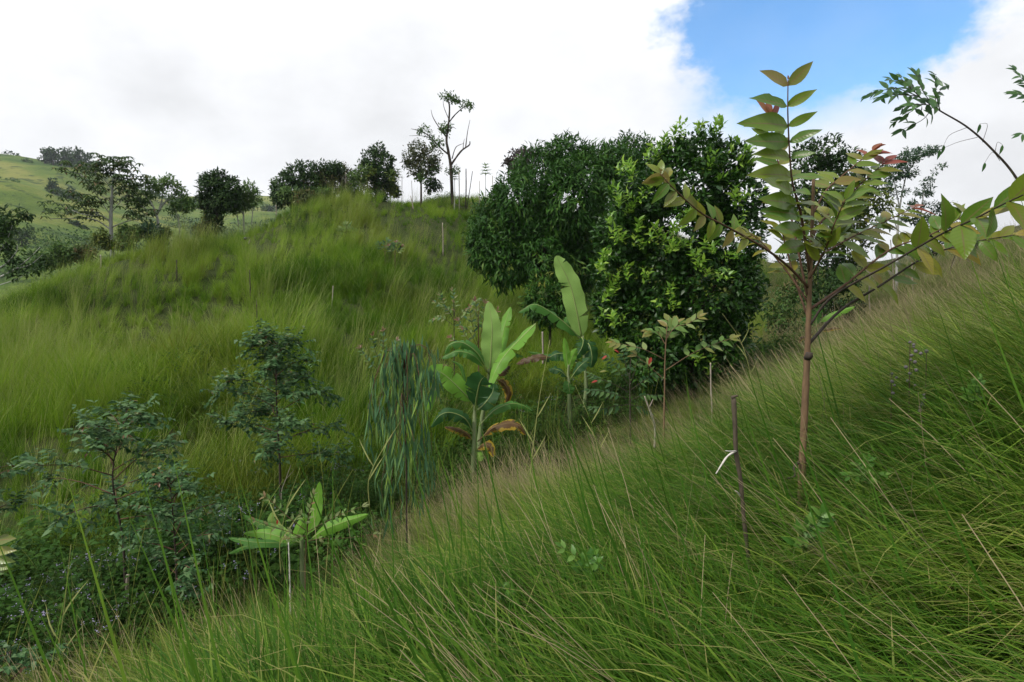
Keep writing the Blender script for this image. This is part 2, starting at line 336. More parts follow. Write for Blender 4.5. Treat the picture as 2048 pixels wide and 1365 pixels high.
def scatter(name, protos, mats, pos, rot, scl, var, tint, dry, kind='stuff', parent=None):
    """protos: (V, quads, hgt, rnd, material index); instanced on POS by a geometry-nodes modifier held in the object itself"""
    V, Fs, H, R, PI, MI, o = [], [], [], [], [], [], 0
    for k, (v, f, h, r, mi) in enumerate(protos):
        V.append(v); Fs.append(f + o); H.append(h); R.append(r); PI.append(np.full(len(v), k)); MI.append(mi); o += len(v)
    n = len(pos); V = np.vstack(V + [pos]); z = np.zeros(o)
    at = dict(hgt=np.r_[np.concatenate(H), np.zeros(n)], rnd=np.r_[np.concatenate(R), np.zeros(n)], proto=np.r_[np.concatenate(PI), np.full(n, -1)].astype(int),
              variant=np.r_[np.full(o, -1), var].astype(int), tint=np.r_[z, tint], dry=np.r_[z, dry],
              rot=np.vstack([np.zeros((o, 3)), rot]), scl=np.vstack([np.zeros((o, 3)), scl]))
    me = mesh_np(name, V, np.vstack(Fs), mats, at, True, np.concatenate(MI)); ob = link(name, me, parent); tag(ob, kind=kind)
    g = bpy.data.node_groups.new(name + '_nodes', 'GeometryNodeTree'); g.interface.new_socket('Geometry', in_out='INPUT', socket_type='NodeSocketGeometry'); g.interface.new_socket('Geometry', in_out='OUTPUT', socket_type='NodeSocketGeometry')
    N, L = g.nodes, g.links; gi = N.new('NodeGroupInput'); go = N.new('NodeGroupOutput'); jn = N.new('GeometryNodeJoinGeometry')
    def na(nm, ty):
        a = N.new('GeometryNodeInputNamedAttribute'); a.data_type = ty; a.inputs[0].default_value = nm; return a.outputs[0]
    def pick(nm, k):
        c = N.new('FunctionNodeCompare'); c.data_type = 'INT'; c.operation = 'EQUAL'; L.new(na(nm, 'INT'), c.inputs[2]); c.inputs[3].default_value = k
        s = N.new('GeometryNodeSeparateGeometry'); s.domain = 'POINT'; L.new(gi.outputs[0], s.inputs[0]); L.new(c.outputs[0], s.inputs[1]); return s.outputs[0]
    e = N.new('FunctionNodeEulerToRotation'); L.new(na('rot', 'FLOAT_VECTOR'), e.inputs[0]); sc_ = na('scl', 'FLOAT_VECTOR')
    for k in range(len(protos)):
        ip = N.new('GeometryNodeInstanceOnPoints'); L.new(pick('variant', k), ip.inputs['Points']); L.new(pick('proto', k), ip.inputs['Instance'])
        L.new(e.outputs[0], ip.inputs['Rotation']); L.new(sc_, ip.inputs['Scale']); L.new(ip.outputs[0], jn.inputs[0])
    L.new(jn.outputs[0], go.inputs[0]); ob.modifiers.new('scatter', 'NODES').node_group = g
    return ob
def polar_points(r0, r1, a0, a1, dens):
    """random points in a ring sector around the camera, DENS(r) per square metre"""
    out = []
    for ra in np.arange(r0, r1, .5):
        rb = min(ra + .5, r1); area = (math.radians(a1 - a0)) * (rb * rb - ra * ra) / 2; n = rng.poisson(area * dens((ra + rb) / 2))
        r = np.sqrt(rng.uniform(ra * ra, rb * rb, n)); a = np.radians(rng.uniform(a0, a1, n)); out.append(np.c_[r * np.sin(a), r * np.cos(a)])
    return np.vstack(out)
def grad(x, y, e=.4): return (GZ(x + e, y) - GZ(x - e, y)) / (2 * e), (GZ(x, y + e) - GZ(x, y - e)) / (2 * e)
M_near = grass_mat('slope_grass', [(.0, (.022, .078, .006)), (.35, (.055, .135, .011)), (.65, (.11, .20, .018)), (1., (.23, .28, .045))], (.34, .28, .12), .28, (.31, .29, .11))
M_straw = plain('dry_seed_stalk', (.30, .245, .14), .7, .2, .2)
M_hill = grass_mat('hill_grass', [(.0, (.022, .078, .003)), (.3, (.064, .158, .005)), (.6, (.135, .26, .010)), (1., (.27, .38, .04))], (.24, .22, .05), .12, (.15, .15, .02))
def near_grass():
    xy = polar_points(.75, 19, -62, 70, lambda r: 58 if r < 3.2 else (42 if r < 6 else (28 if r < 10 else 16)))
    s = side(xy[:, 0], xy[:, 1]); k = s > 1.0 + rng.normal(0, .25, len(xy)); xy = xy[k]; s = s[k]
    x, y = xy.T; z = GZ(x, y); gx_, gy_ = grad(x, y); down = np.arctan2(-gy_, -gx_); r = np.hypot(x, y)
    az = down + rng.normal(0, .42, len(x)) + (vnoise(x, y, 1.6, 21) - .5) * 1.1
    h = .78 + .45 * vnoise(x, y, .9, 22); sc = h * rng.uniform(.75, 1.25, len(x)) * np.where(r < 1.6, .75, 1) * np.clip(.5 + (s - .9) * .22, .5, 1)
    tilt = np.clip(np.hypot(gx_, gy_), 0, .6) * .25 + np.clip((4.5 - r) / 4, 0, 1) * .28
    protos = [tuft(36, .67, .2, .12, .46, 1.05, .34, .0095, 100 + i, 5, .008 + .008 * (i % 3)) for i in range(4)] + [tuft(16, .85, .2, .10, .42, 1.25, .35, .0125, 118, 6, 0)]
    protos += [tuft(52, .60, .14, .17, .42, .55, .5, .0048, 120 + i, 4, .30, 1.3) for i in range(3)]
    dryness = np.clip((vnoise(x, y, .55, 23) - .5) * .9 + np.clip(1.6 - np.abs(s - 2.3) * .5, 0, 1) * .8 - .08 + .10 * np.clip((r - 4.5) / 4, 0, 1), 0, 1) * np.clip((r - 3.6) / 4, .05, 1)
    var = np.where(rng.random(len(x)) < .03 + .7 * dryness, rng.integers(5, 8, len(x)), np.where(rng.random(len(x)) < .06 + .1 * (r < 4), 4, rng.integers(0, 4, len(x))))
    rot = np.c_[np.zeros(len(x)), tilt, az]
    scatter('slope_grass', protos, [M_near, M_straw], np.c_[x, y, z - .02], rot, np.c_[sc, sc, sc], var, np.clip((vnoise(x, y, 1.3, 24) - .5) * 1.5 + .35 + rng.normal(0, .22, len(x)) + .35 * np.clip((r - 5) / 5, 0, 1), 0, 1), dryness * .6)
near_grass()
def hill_grass():
    xy = polar_points(8, 47, -58, 24, lambda r: 13 if r < 16 else (11 if r < 26 else 10))
    s = side(xy[:, 0], xy[:, 1]); z = GZ(xy[:, 0], xy[:, 1]); k = (s < -1.3 + rng.normal(0, .35, len(xy)))
    xy = xy[k]; z = z[k]; s = s[k]; x, y = xy.T
    cl = vnoise(x, y, .8, 31); big = vnoise(x, y, .22, 32); keep = rng.random(len(x)) < .6 + .6 * cl; x, y, z, cl, big, s = x[keep], y[keep], z[keep], cl[keep], big[keep], s[keep]
    n = len(x); az = rng.normal(-.35, .7, n) + (vnoise(x, y, .5, 33) - .5) * 1.6
    sc = (.52 + .68 * cl * (.5 + big)) * rng.uniform(.6, 1.3, n) * np.clip(.55 + (-s - 1) / 5, .55, 1) * np.clip(1.12 - (np.hypot(x, y) - 18) / 26, .4, 1)
    protos = [tuft(84, .95, .22, .13, .20, 1.05, 3.0, .0115, 200 + i, 5, .05, 1.25) for i in range(4)]
    protos += [tuft(56, 1.3, .25, .18, .16, .55, .6, .0115, 220 + i, 5, .25, 1.25) for i in range(3)]
    tall = vnoise(x, y, .45, 34) > .62
    var = np.where(tall & (rng.random(n) < .75), rng.integers(4, 7, n), rng.integers(0, 4, n))
    tint = np.clip(.42 + 1.7 * (vnoise(x, y, .38, 35) - .5) + 1.5 * (vnoise(x, y, 1.3, 37) - .5) + .75 * (rng.random(n) - .5) + .25 * tall, 0, 1)
    dry = np.clip((vnoise(x, y, .55, 36) - .58) * 1.5 + (rng.random(n) < .06) * .7, 0, 1)
    scatter('hill_grass', protos, [M_hill, M_straw_g], np.c_[x, y, z - .03], np.c_[np.zeros(n), np.zeros(n), az], np.c_[sc, sc, sc], var, tint, dry)
M_straw_g = plain('pale_green_stalk', (.24, .30, .075), .6, .2, .25)
hill_grass()
def hill_seed_clumps():
    xy = polar_points(10, 40, -56, 12, lambda r: 1.5); s = side(xy[:, 0], xy[:, 1]); k = (s < -2.5) & (vnoise(xy[:, 0], xy[:, 1], .7, 38) > .5); x, y = xy[k].T; n = len(x); r = np.hypot(x, y)
    sc = rng.uniform(.7, 1.2, n) * np.clip(1.15 - (r - 14) / 50, .6, 1.1)
    protos = [tuft(26, 1.45, .22, .12, .14, .42, .5, .012, 260 + i, 5, .75, 1.1) for i in range(3)]
    Ms = plain('pale_seed_stalk', (.30, .33, .10), .6, .2, .3)
    scatter('hill_seed_grass', protos, [M_hill, Ms], np.c_[x, y, GZ(x, y) - .03], np.c_[np.zeros(n), np.zeros(n), rng.normal(-.3, .5, n)], np.c_[sc, sc, sc], rng.integers(0, 3, n), rng.uniform(.5, 1, n), np.zeros(n))
hill_seed_clumps()
def right_back_grass():
    xy = polar_points(14, 40, 12, 66, lambda r: 9 if r < 24 else 6)
    s = side(xy[:, 0], xy[:, 1]); k = (s < -1.0) | (np.hypot(*xy.T) > 18.6); k &= ~((xy[:, 0] < 6.5) & (s < 0) & (xy[:, 1] > 24)); xy = xy[k]; x, y = xy.T; n = len(x)
    sc = rng.uniform(.8, 1.25, n)
    protos = [tuft(70, .62, .16, .3, .3, .7, 1.2, .007, 240 + i, 4, .12, 1.4) for i in range(3)]
    scatter('bench_grass', protos, [M_near, M_straw], np.c_[x, y, GZ(x, y) - .03], np.c_[np.zeros(n), np.zeros(n), rng.uniform(1.5, 4.5, n)], np.c_[sc, sc, sc], rng.integers(0, 3, n), vnoise(x, y, .6, 41) * .8, np.clip(vnoise(x, y, .4, 42) - .4, 0, 1))
right_back_grass()
# leaf clouds -------------------------------------------------------
def leaf_cloud(pos, d, nrm, L_, W_, rnd, fold=.18, droop=.12):
    d = unit(d); sd = unit(np.cross(nrm, d)); up = np.cross(d, sd); L_ = L_[:, None]; W_ = W_[:, None]
    b = pos; m1 = pos + d * L_ * .48 + up * L_ * .02; t = pos + d * L_ - up * L_ * droop
    l = pos + d * L_ * .42 + sd * W_ * .5 + up * W_ * fold; r = pos + d * L_ * .42 - sd * W_ * .5 + up * W_ * fold
    V = np.stack([b, m1, t, l, r], 1).reshape(-1, 3); o = np.arange(len(pos))[:, None] * 5
    Fs = (o[:, None, :] + np.array([[0, 1, 3], [1, 2, 3], [0, 4, 1], [1, 4, 2]])[None]).reshape(-1, 3)
    return V, Fs, np.repeat(rnd, 5)
def gully_weeds():
    def weed(seed, h, n, ls):
        r = np.random.default_rng(seed); t = r.random(n); a = r.uniform(0, 6.28, n); rad = h * .55 * r.random(n)
        p = np.c_[rad * np.cos(a), rad * np.sin(a), h * t]; d = np.c_[np.cos(a + r.normal(0, .6, n)), np.sin(a + r.normal(0, .6, n)), r.normal(.1, .35, n)]
        V, Fs, R = leaf_cloud(p, d, np.c_[r.normal(0, .3, n), r.normal(0, .3, n), np.ones(n)], r.uniform(.6, 1.3, n) * ls, r.uniform(.5, .8, n) * ls, r.random(n))
        Fq = np.c_[Fs, Fs[:, 2]]; return V, Fs, np.clip(V[:, 2] / h, 0, 1), R, np.zeros(len(Fs), int)
    def flowery(seed):
        V, Fs, H, R, mi = weed(seed, .34, 70, .055); r = np.random.default_rng(seed + 1); n = 7
        p = np.c_[r.normal(0, .13, n), r.normal(0, .13, n), r.uniform(.3, .42, n)]; VV, FF, o = [V], [Fs], len(V)
        p = np.repeat(p, 5, 0) + r.normal(0, .008, (n * 5, 3)); a = r.uniform(0, 6.28, n * 5)
        v, f, rr_ = leaf_cloud(p, np.c_[np.cos(a), np.sin(a), np.full(n * 5, .5)], np.tile([0, 0, 1.], (n * 5, 1)), np.full(n * 5, .014), np.full(n * 5, .011), r.random(n * 5))
        return np.vstack([V, v]), np.vstack([Fs, f + o]), np.r_[H, np.ones(len(v))], np.r_[R, rr_], np.r_[mi, np.ones(len(f), int)]
    def polar(): return polar_points(5, 26, -60, 45, lambda r: 26 if r < 12 else 13)
    xy = polar(); s = side(xy[:, 0], xy[:, 1]); k = (s < 1.1 + rng.normal(0, .25, len(xy))) & (s > -3.2 + rng.normal(0, .8, len(xy))); xy = xy[k]
    hx = polar_points(13, 44, -42, 14, lambda r: 9); hs_ = side(hx[:, 0], hx[:, 1]); hx = hx[(hs_ < -3) & (vnoise(hx[:, 0], hx[:, 1], .5, 58) > .66)]; xy = np.vstack([xy, hx]); x, y = xy.T; n = len(x)
    M1 = grass_mat('weed_leaf', [(0, (.016, .055, .008)), (.5, (.032, .085, .012)), (1, (.065, .135, .02))], (.06, .12, .02), .1, (.09, .13, .02), .25, .65)
    M2 = plain('pale_lilac_petals', (.42, .38, .58), .7, .2, .3)
    protos = [weed(300, .38, 90, .06), weed(301, .5, 110, .075), weed(302, .28, 90, .045), flowery(303), flowery(305)]
    fl = (vnoise(x, y, .9, 51) > .55) & (side(x, y) > -3)
    var = np.where(fl & (rng.random(n) < .22), rng.integers(3, 5, n), rng.integers(0, 3, n)); sc = rng.uniform(.6, 1.35, n) * (.7 + .6 * vnoise(x, y, .7, 52))
    ob = scatter('gully_undergrowth', protos, [M1, M2], np.c_[x, y, GZ(x, y) - .03], np.c_[np.zeros((n, 2)), rng.uniform(0, 6.28, n)], np.c_[sc, sc, sc], var, vnoise(x, y, .8, 53), np.clip(vnoise(x, y, .5, 54) - .55, 0, 1))
    # grasses between the weeds
    k = rng.random(n) < .42; x, y = x[k], y[k]; n = len(x); sc = rng.uniform(.6, 1.2, n)
    protos = [tuft(34, .6, .16, .2, .25, .8, 2.0, .008, 320 + i, 4, .03, 1.3) for i in range(3)]
    Mg = grass_mat('gully_grass', [(.0, (.028, .065, .012)), (.5, (.05, .10, .018)), (1., (.10, .15, .03))], (.15, .14, .05), .15, (.12, .12, .04))
    scatter('gully_grass', protos, [Mg, M_straw_g], np.c_[x, y, GZ(x, y) - .03], np.c_[np.zeros((n, 2)), rng.uniform(0, 6.28, n)], np.c_[sc, sc, sc], rng.integers(0, 3, n), vnoise(x, y, .8, 55), np.zeros(n))
    # tall bright stalks along the foot of the near slope
    xy = polar_points(4.5, 13, -56, 22, lambda r: 3.0); s = side(xy[:, 0], xy[:, 1]); xy = xy[(s > .3) & (s < 2.0)]; x, y = xy.T; n = len(x); sc = rng.uniform(.7, 1.25, n)
    protos = [tuft(9, .95, .25, .16, .10, .4, 2.4, .0085, 340 + i, 5, .35, 1.2) for i in range(4)]
    Mt = grass_mat('tall_stalk', [(.0, (.08, .14, .02)), (.5, (.13, .19, .03)), (1., (.22, .24, .05))], (.28, .25, .08), .3, (.25, .22, .07), .35)
    scatter('tall_grass_stalks', protos, [Mt, M_straw_y], np.c_[x, y, GZ(x, y) - .03], np.c_[np.zeros((n, 2)), rng.uniform(-1, 2, n)], np.c_[sc, sc, sc], rng.integers(0, 4, n), rng.random(n), np.zeros(n))
    # dry leaf litter below the mango trees
    xy = polar_points(13, 21, -12, 9, lambda r: 55); s = side(xy[:, 0], xy[:, 1]); xy = xy[(s < -1.6) & (s > -6) & (rng.random(len(xy)) < vnoise(xy[:, 0], xy[:, 1], .7, 56) * 1.3 - .1)]; n = len(xy); a = rng.uniform(0, 6.28, n)
    p = np.c_[xy, GZ(xy[:, 0], xy[:, 1]) + rng.uniform(.02, .2, n)]; V, Fs, R = leaf_cloud(p, np.c_[np.cos(a), np.sin(a), rng.normal(0, .3, n)], np.c_[rng.normal(0, .4, (n, 2)), np.ones(n)], rng.uniform(.12, .24, n), rng.uniform(.04, .08, n), rng.random(n))
    tag(link('fallen_leaves', mesh_np('fallen_leaves', V, Fs, leaf_mat('dry_leaf_litter', [(0, (.05, .032, .02)), (.6, (.12, .085, .055)), (1, (.2, .16, .12))], .8, .2, .1, 'attr'), dict(rnd=R))), kind='stuff')
M_straw_y = plain('yellow_stalk', (.26, .30, .06), .6, .2, .3)
gully_weeds()
# ================================================================== plants
def blade_mesh(name, mat_, W=.45, n=5, fold=.18, droop=.25, wav=0., tipp=.85, seed=0, pet=.0):
    """one leaf, length 1 along X, face up Z, folded along its midrib"""
    r = np.random.default_rng(seed); V = []; vn = []; ls_ = []
    for i in range(n + 1):
        t = i / n; w = W * .5 * (math.sin(math.pi * min(1, (t * (1 - pet) + 0.02)) ** tipp) ** .9 if t < 1 else 0.012) if t > pet else .01
        z = -droop * t * t; e1, e2 = r.normal(0, wav, 2) * (0 < t < 1)
        V += [(t, w * math.cos(fold), z + w * math.sin(fold) + e1), (t, 0, z), (t, -w * math.cos(fold), z + w * math.sin(fold) + e2)]; vn += [1, 0, 1]; ls_ += [t, t, t]
    Fs = []
    for i in range(n):
        a = 3 * i; Fs += [(a, a + 3, a + 4, a + 1), (a + 1, a + 4, a + 5, a + 2)]
    return mesh_np(name, V, Fs, mat_, dict(vein=np.array(vn, float), len=np.array(ls_)))
def frame(pos, d, nrm, s):
    d = unit(d); y = unit(np.cross(nrm, d)); z = np.cross(d, y)
    return Matrix([[*(c * s[k] if hasattr(s, '__len__') else c * s for k, c in enumerate(())) ]]) if False else Matrix(((d[0] * s, y[0] * s, z[0] * s, pos[0]), (d[1] * s, y[1] * s, z[1] * s, pos[1]), (d[2] * s, y[2] * s, z[2] * s, pos[2]), (0, 0, 0, 1)))
UPV = np.array([0, 0, 1.])
def add_leaf(t, parent, me, pos, d, nrm, s, name='leaf', label=None):
    o = link(name, me, parent, frame(np.asarray(pos) - base(t), d, nrm, s))
    if label: o['label'] = label
    return o
def leafy(t, parent, pts, n, meshes, L_, a=1.0, t0=.2, hint=UPV, pairs=True, droop=0., taper=.25, jit=.15, tipmesh=None, tipn=0, tiplabel=None, r=rng):
    """leaves in pairs along a branch path; hint is roughly where the leaf faces look"""
    p = smooth_path(pts, 24); T = tangents(p); k = 0
    for i in range(n):
        f = t0 + (1 - t0) * (i + .5 * r.random() * .3) / max(1, n - .6); f = min(f, .999); x = f * 23; j = int(x); q = p[j] + (p[min(j + 1, 23)] - p[j]) * (x - j); tg = T[j]
        sd = unit(np.cross(hint, tg)); tip = i >= n - tipn
        for s_ in ((1, -1) if pairs else ((1,) if i % 2 else (-1,))):
            if r.random() < .07 and not tip: continue
            ang = a * (1 - .35 * f) + r.normal(0, jit); d = tg * math.cos(ang) + sd * s_ * math.sin(ang) + np.array([0, 0, -droop + r.normal(0, jit * .5)])
            me = tipmesh if tip and tipmesh else meshes[k % len(meshes)]; k += 1
            nn = hint + r.normal(0, jit, 3)
            add_leaf(t, parent, me, q, d, nn, L_ * (1 - taper * f) * r.uniform(.85, 1.12), label=tiplabel if (tip and tipmesh) else None)
    add_leaf(t, parent, tipmesh or meshes[0], p[-1], T[-1] + r.normal(0, .1, 3), hint, L_ * (1 - taper) * .8)
BARK_red = bark_mat('reddish_brown_bark', (.055, .028, .02), (.14, .08, .05), 60, .3, .004)
BARK_tan = bark_mat('tan_sapling_bark', (.05, .036, .024), (.23, .145, .082), 26, .5, .005)
BARK_dark = bark_mat('dark_bark', (.02, .016, .012), (.07, .055, .045), 30)
BARK_grey = bark_mat('pale_grey_bark', (.20, .20, .18), (.42, .42, .40), 14)
BARK_stick = bark_mat('weathered_brown_bark', (.03, .024, .018), (.11, .088, .062), 45)
WOOD_dry = bark_mat('dry_grey_wood', (.16, .13, .10), (.40, .35, .29), 40)
WOOD_white = bark_mat('bleached_wood', (.45, .42, .38), (.66, .63, .58), 40)
# ------------------------------------------------ tall broad-leaved sapling beside the camera
LM_sap = leaf_mat('sapling_leaf', [(0, (.075, .165, .014)), (.5, (.13, .215, .018)), (.85, (.19, .24, .022)), (1, (.26, .25, .03))], .34, .55, .40, veins=(.17, .15, .045), detail=22)
LM_sapspot = leaf_mat('sapling_leaf_spotted', [(0, (.14, .19, .02)), (.6, (.25, .24, .025)), (1, (.30, .22, .03))], .4, .45, .42, spots=(.06, .035, .01), veins=(.2, .15, .05))
LM_red = leaf_mat('young_red_leaf', [(0, (.20, .035, .022)), (.5, (.26, .05, .03)), (1, (.24, .10, .035))], .35, .5, .35, veins=(.3, .1, .06))
LM_olive = leaf_mat('young_olive_leaf', [(0, (.15, .19, .03)), (.5, (.19, .21, .04)), (1, (.24, .19, .045))], .35, .5, .4, veins=(.25, .15, .06))
sapL = [blade_mesh('sapling_leaf', LM_sap, .37 + .025 * i, 7, .16 + .07 * i, .06 + .12 * i, .014, .82, i) for i in range(4)]
sapS = [blade_mesh('sapling_leaf_spotted', LM_sapspot, .40, 7, .2, .22 + .1 * i, .015, .82, 10 + i) for i in range(2)]
sapB = [blade_mesh('sapling_leaf_broad', LM_sap, .50 + .05 * i, 7, .15 + .08 * i, .1 + .1 * i, .014, .78, 24 + i) for i in range(2)]
sapB2 = [blade_mesh('sapling_leaf_wide', LM_sap, .33 + .03 * i, 8, .14 + .08 * i, .05 + .07 * i, .014, .8, 54 + i) for i in range(3)]
sapR = blade_mesh('sapling_leaf_red', LM_red, .42, 6, .35, .15, .01, .8, 20); sapO = blade_mesh('sapling_leaf_olive', LM_olive, .44, 6, .25, .12, .01, .8, 21)
def front_sapling():
    D = 3.7; b = P(1603, 975, D); b[2] = gz(b[0], b[1])
    t = thing('broadleaf_sapling', 'tall sapling with tan stem, paired olive leaves and red leaf tips on the grassy slope', 'sapling', b)
    st = [b - [0, 0, .05], P(1604, 940, D), P(1608, 850, D), P(1614, 720, D), P(1617, 640, D), P(1620, 560, D), P(1624, 460, D), P(1627, 358, D)]
    v, f = tube(st, np.interp(np.linspace(0, 1, 44), [0, .35, .6, 1], [.024, .021, .016, .009]), None, 10, 44, .05); so_ = part('stem', t, v, f, BARK_tan)
    ks = [tube([P(1608 + dx, y + 6, D - .0), P(1612 + dx, y, D - .02), P(1613 + dx, y - 7, D - .02)], [.0215, .0255, .019], None, 9) for dx, y in ((6, 712), (-6, 905), (2, 820))]
    vk, fk = merge(ks[:1]); part('knot', t, vk, fk, BARK_dark, parent=so_)
    vs, fs = tube([P(1598, 925, D - .02), P(1588, 935, D - .06), P(1590, 952, D - .08), P(1575, 957, D - .1)], .010, .004, 6, 10); part('twig', t, vs, fs, BARK_dark, parent=so_)
    cam_up = unit(np.array([0, -.75, .66])); r = np.random.default_rng(77)
    def br(px, r0, r1, n, L_, ms, m_=BARK_red, t0=.25, a=1.05, hint=cam_up, **k):
        pts = [P(x, y, D + dz) for x, y, dz in px]; v, f = tube(pts, r0, r1, 6, 26); o = part('branch', t, v, f, m_); k.setdefault('jit', .26); leafy(t, o, pts, n, ms, L_, a, t0, hint, r=r, **k); return o
    A, S = sapL, sapS
    o = br([(1619, 545, 0), (1604, 440, -.05), (1595, 404, -.1), (1583, 353, -.13), (1576, 240, -.17), (1576, 160, -.18)], .0095, .003, 0, .05, [sapR], t0=.9, hint=unit(np.array([.05, -1, .22])))
    for k, (ay, ax, tips) in enumerate([(172, 1576, [(1525, 137), (1628, 122)]), (213, 1574, [(1505, 188), (1633, 178)]), (253, 1576, [(1488, 236), (1635, 223)]), (285, 1578, [(1492, 280), (1642, 257)]), (315, 1581, [(1512, 301), (1630, 302)]), (353, 1583, [(1508, 340), (1649, 353)]), (383, 1586, [(1530, 356), (1620, 382)]), (410, 1592, [(1528, 394), (1641, 400)]), (432, 1597, [(1538, 412), (1632, 438)]), (462, 1604, [(1552, 455), (1640, 452)]), (490, 1609, [(1556, 500), (1650, 488)])]):
        for q_, (tx, ty) in enumerate(tips):
            dz = -.14 + r.normal(0, .03); p0 = P(ax, ay, 3.7 - .17 * min(1, (545 - ay) / 300)); v_ = P(tx, ty, 3.7 - .17 + dz * (.6 if k else .3) - .02 * q_) - p0
            add_leaf(t, o, sapO if k == 0 else sapB2[(k + q_) % 3], p0, v_, unit(np.array([r.normal(0, .12), -1, .35 + r.normal(0, .12)])), float(np.linalg.norm(v_)), label='bronze olive young leaf at the top' if k == 0 else None)
    br([(1614, 590, 0), (1592, 480, .12), (1568, 370, .2), (1548, 290, .24), (1540, 228, .26)], .008, .003, 9, .22, A + [sapO], t0=.25, a=1.1, hint=unit(np.array([.2, -1, .25])), taper=.3, tipmesh=sapR, tipn=1, tiplabel='dark red young leaf')
    br([(1622, 478, 0), (1648, 438, .1), (1694, 396, .2), (1724, 366, .25), (1770, 325, .3)], .009, .003, 11, .22, A + [sapO], t0=.2, hint=unit(np.array([-.2, -.6, .75])), tipmesh=sapR, tipn=1, tiplabel='dark red young leaf')
    br([(1625, 430, 0), (1650, 385, .15), (1675, 360, .25), (1717, 325, .3), (1745, 303, .32)], .007, .003, 8, .2, [sapO] + A[:2], t0=.35, hint=unit(np.array([-.2, -.6, .7])), tipmesh=sapR, tipn=2, tiplabel='dark red young leaf')
    br([(1617, 655, 0), (1663, 595, -.1), (1774, 531, -.4), (1880, 470, -.75), (1941, 442, -.95), (2002, 411, -1.15), (2060, 384, -1.3)], .0085, .003, 7, .21, [sapB[0], S[0], sapB[1], A[1], sapB[0]], BARK_dark, t0=.42, a=1.2, hint=unit(np.array([-.25, -.9, .25])), droop=.35, taper=.1)
    br([(1619, 620, 0), (1690, 570, .2), (1780, 500, .3), (1860, 470, .3), (1940, 425, .2)], .010, .003, 14, .22, [A[1], S[0], A[3], S[1]], t0=.25, hint=unit(np.array([-.15, -.85, .5])), droop=.2, tipmesh=sapO, tipn=1)
    br([(1616, 690, 0), (1680, 622, .25), (1760, 572, .4), (1850, 515, .5), (1940, 486, .45), (2030, 470, .35)], .011, .003, 13, .22, [S[0], A[2], S[1], A[0]], BARK_dark, t0=.4, hint=unit(np.array([-.1, -.85, .5])), droop=.25)
    br([(1620, 525, 0), (1690, 482, .3), (1760, 448, .5), (1830, 415, .6)], .007, .003, 12, .21, A[:3] + [S[0], sapO], t0=.3, hint=unit(np.array([-.1, -.5, .85])), droop=.1, tipmesh=sapR, tipn=1, tiplabel='bronze young leaf')
    br([(1616, 575, 0), (1576, 533, -.05), (1526, 495, -.2), (1450, 452, -.4), (1400, 425, -.5), (1345, 375, -.6), (1320, 347, -.62)], .009, .002, 11, .14, [A[2], A[3], sapO], t0=.4, a=1.25, hint=unit(np.array([.3, -.95, .1])), droop=.45, taper=.2)
    br([(1616, 605, 0), (1575, 545, .1), (1530, 492, .15), (1500, 468, .2)], .007, .003, 8, .18, S, t0=.3, hint=unit(np.array([.1, -.35, .9])), droop=.1)
    br([(1617, 640, 0), (1590, 560, .15), (1568, 480, .2), (1558, 436, .25)], .007, .003, 8, .17, S + [A[1]], t0=.4, hint=unit(np.array([.1, -.5, .9])))
    br([(1618, 560, 0), (1650, 500, -.15), (1668, 450, -.25), (1690, 400, -.3)], .007, .003, 11, .2, A, t0=.2, hint=unit(np.array([0, -.7, .7])), droop=.1)
front_sapling()
# ------------------------------------------------ blue-green young gum saplings in the gully
LM_gum = leaf_mat('gum_leaf', [(0, (.032, .092, .032)), (.5, (.06, .135, .05)), (.85, (.11, .19, .08)), (1, (.18, .20, .07))], .55, .22, .2, veins=(.06, .10, .06))
LM_gumA = leaf_mat('gum_foliage', [(0, (.028, .08, .026)), (.5, (.055, .125, .042)), (.85, (.10, .18, .066)), (.985, (.11, .17, .09)), (1, (.17, .12, .05))], .62, .18, .2, 'attr')
LM_gumtip = leaf_mat('gum_tip_leaf', [(0, (.10, .08, .03)), (.5, (.16, .08, .04)), (1, (.20, .10, .05))], .4, .4, .3)
gumL = [blade_mesh('gum_leaf', LM_gum, .5, 4, .2 + .1 * i, .12 + .08 * i, 0, .7, 30 + i) for i in range(3)]; gumT = blade_mesh('gum_tip_leaf', LM_gumtip, .42, 4, .3, .2, 0, .75, 35)
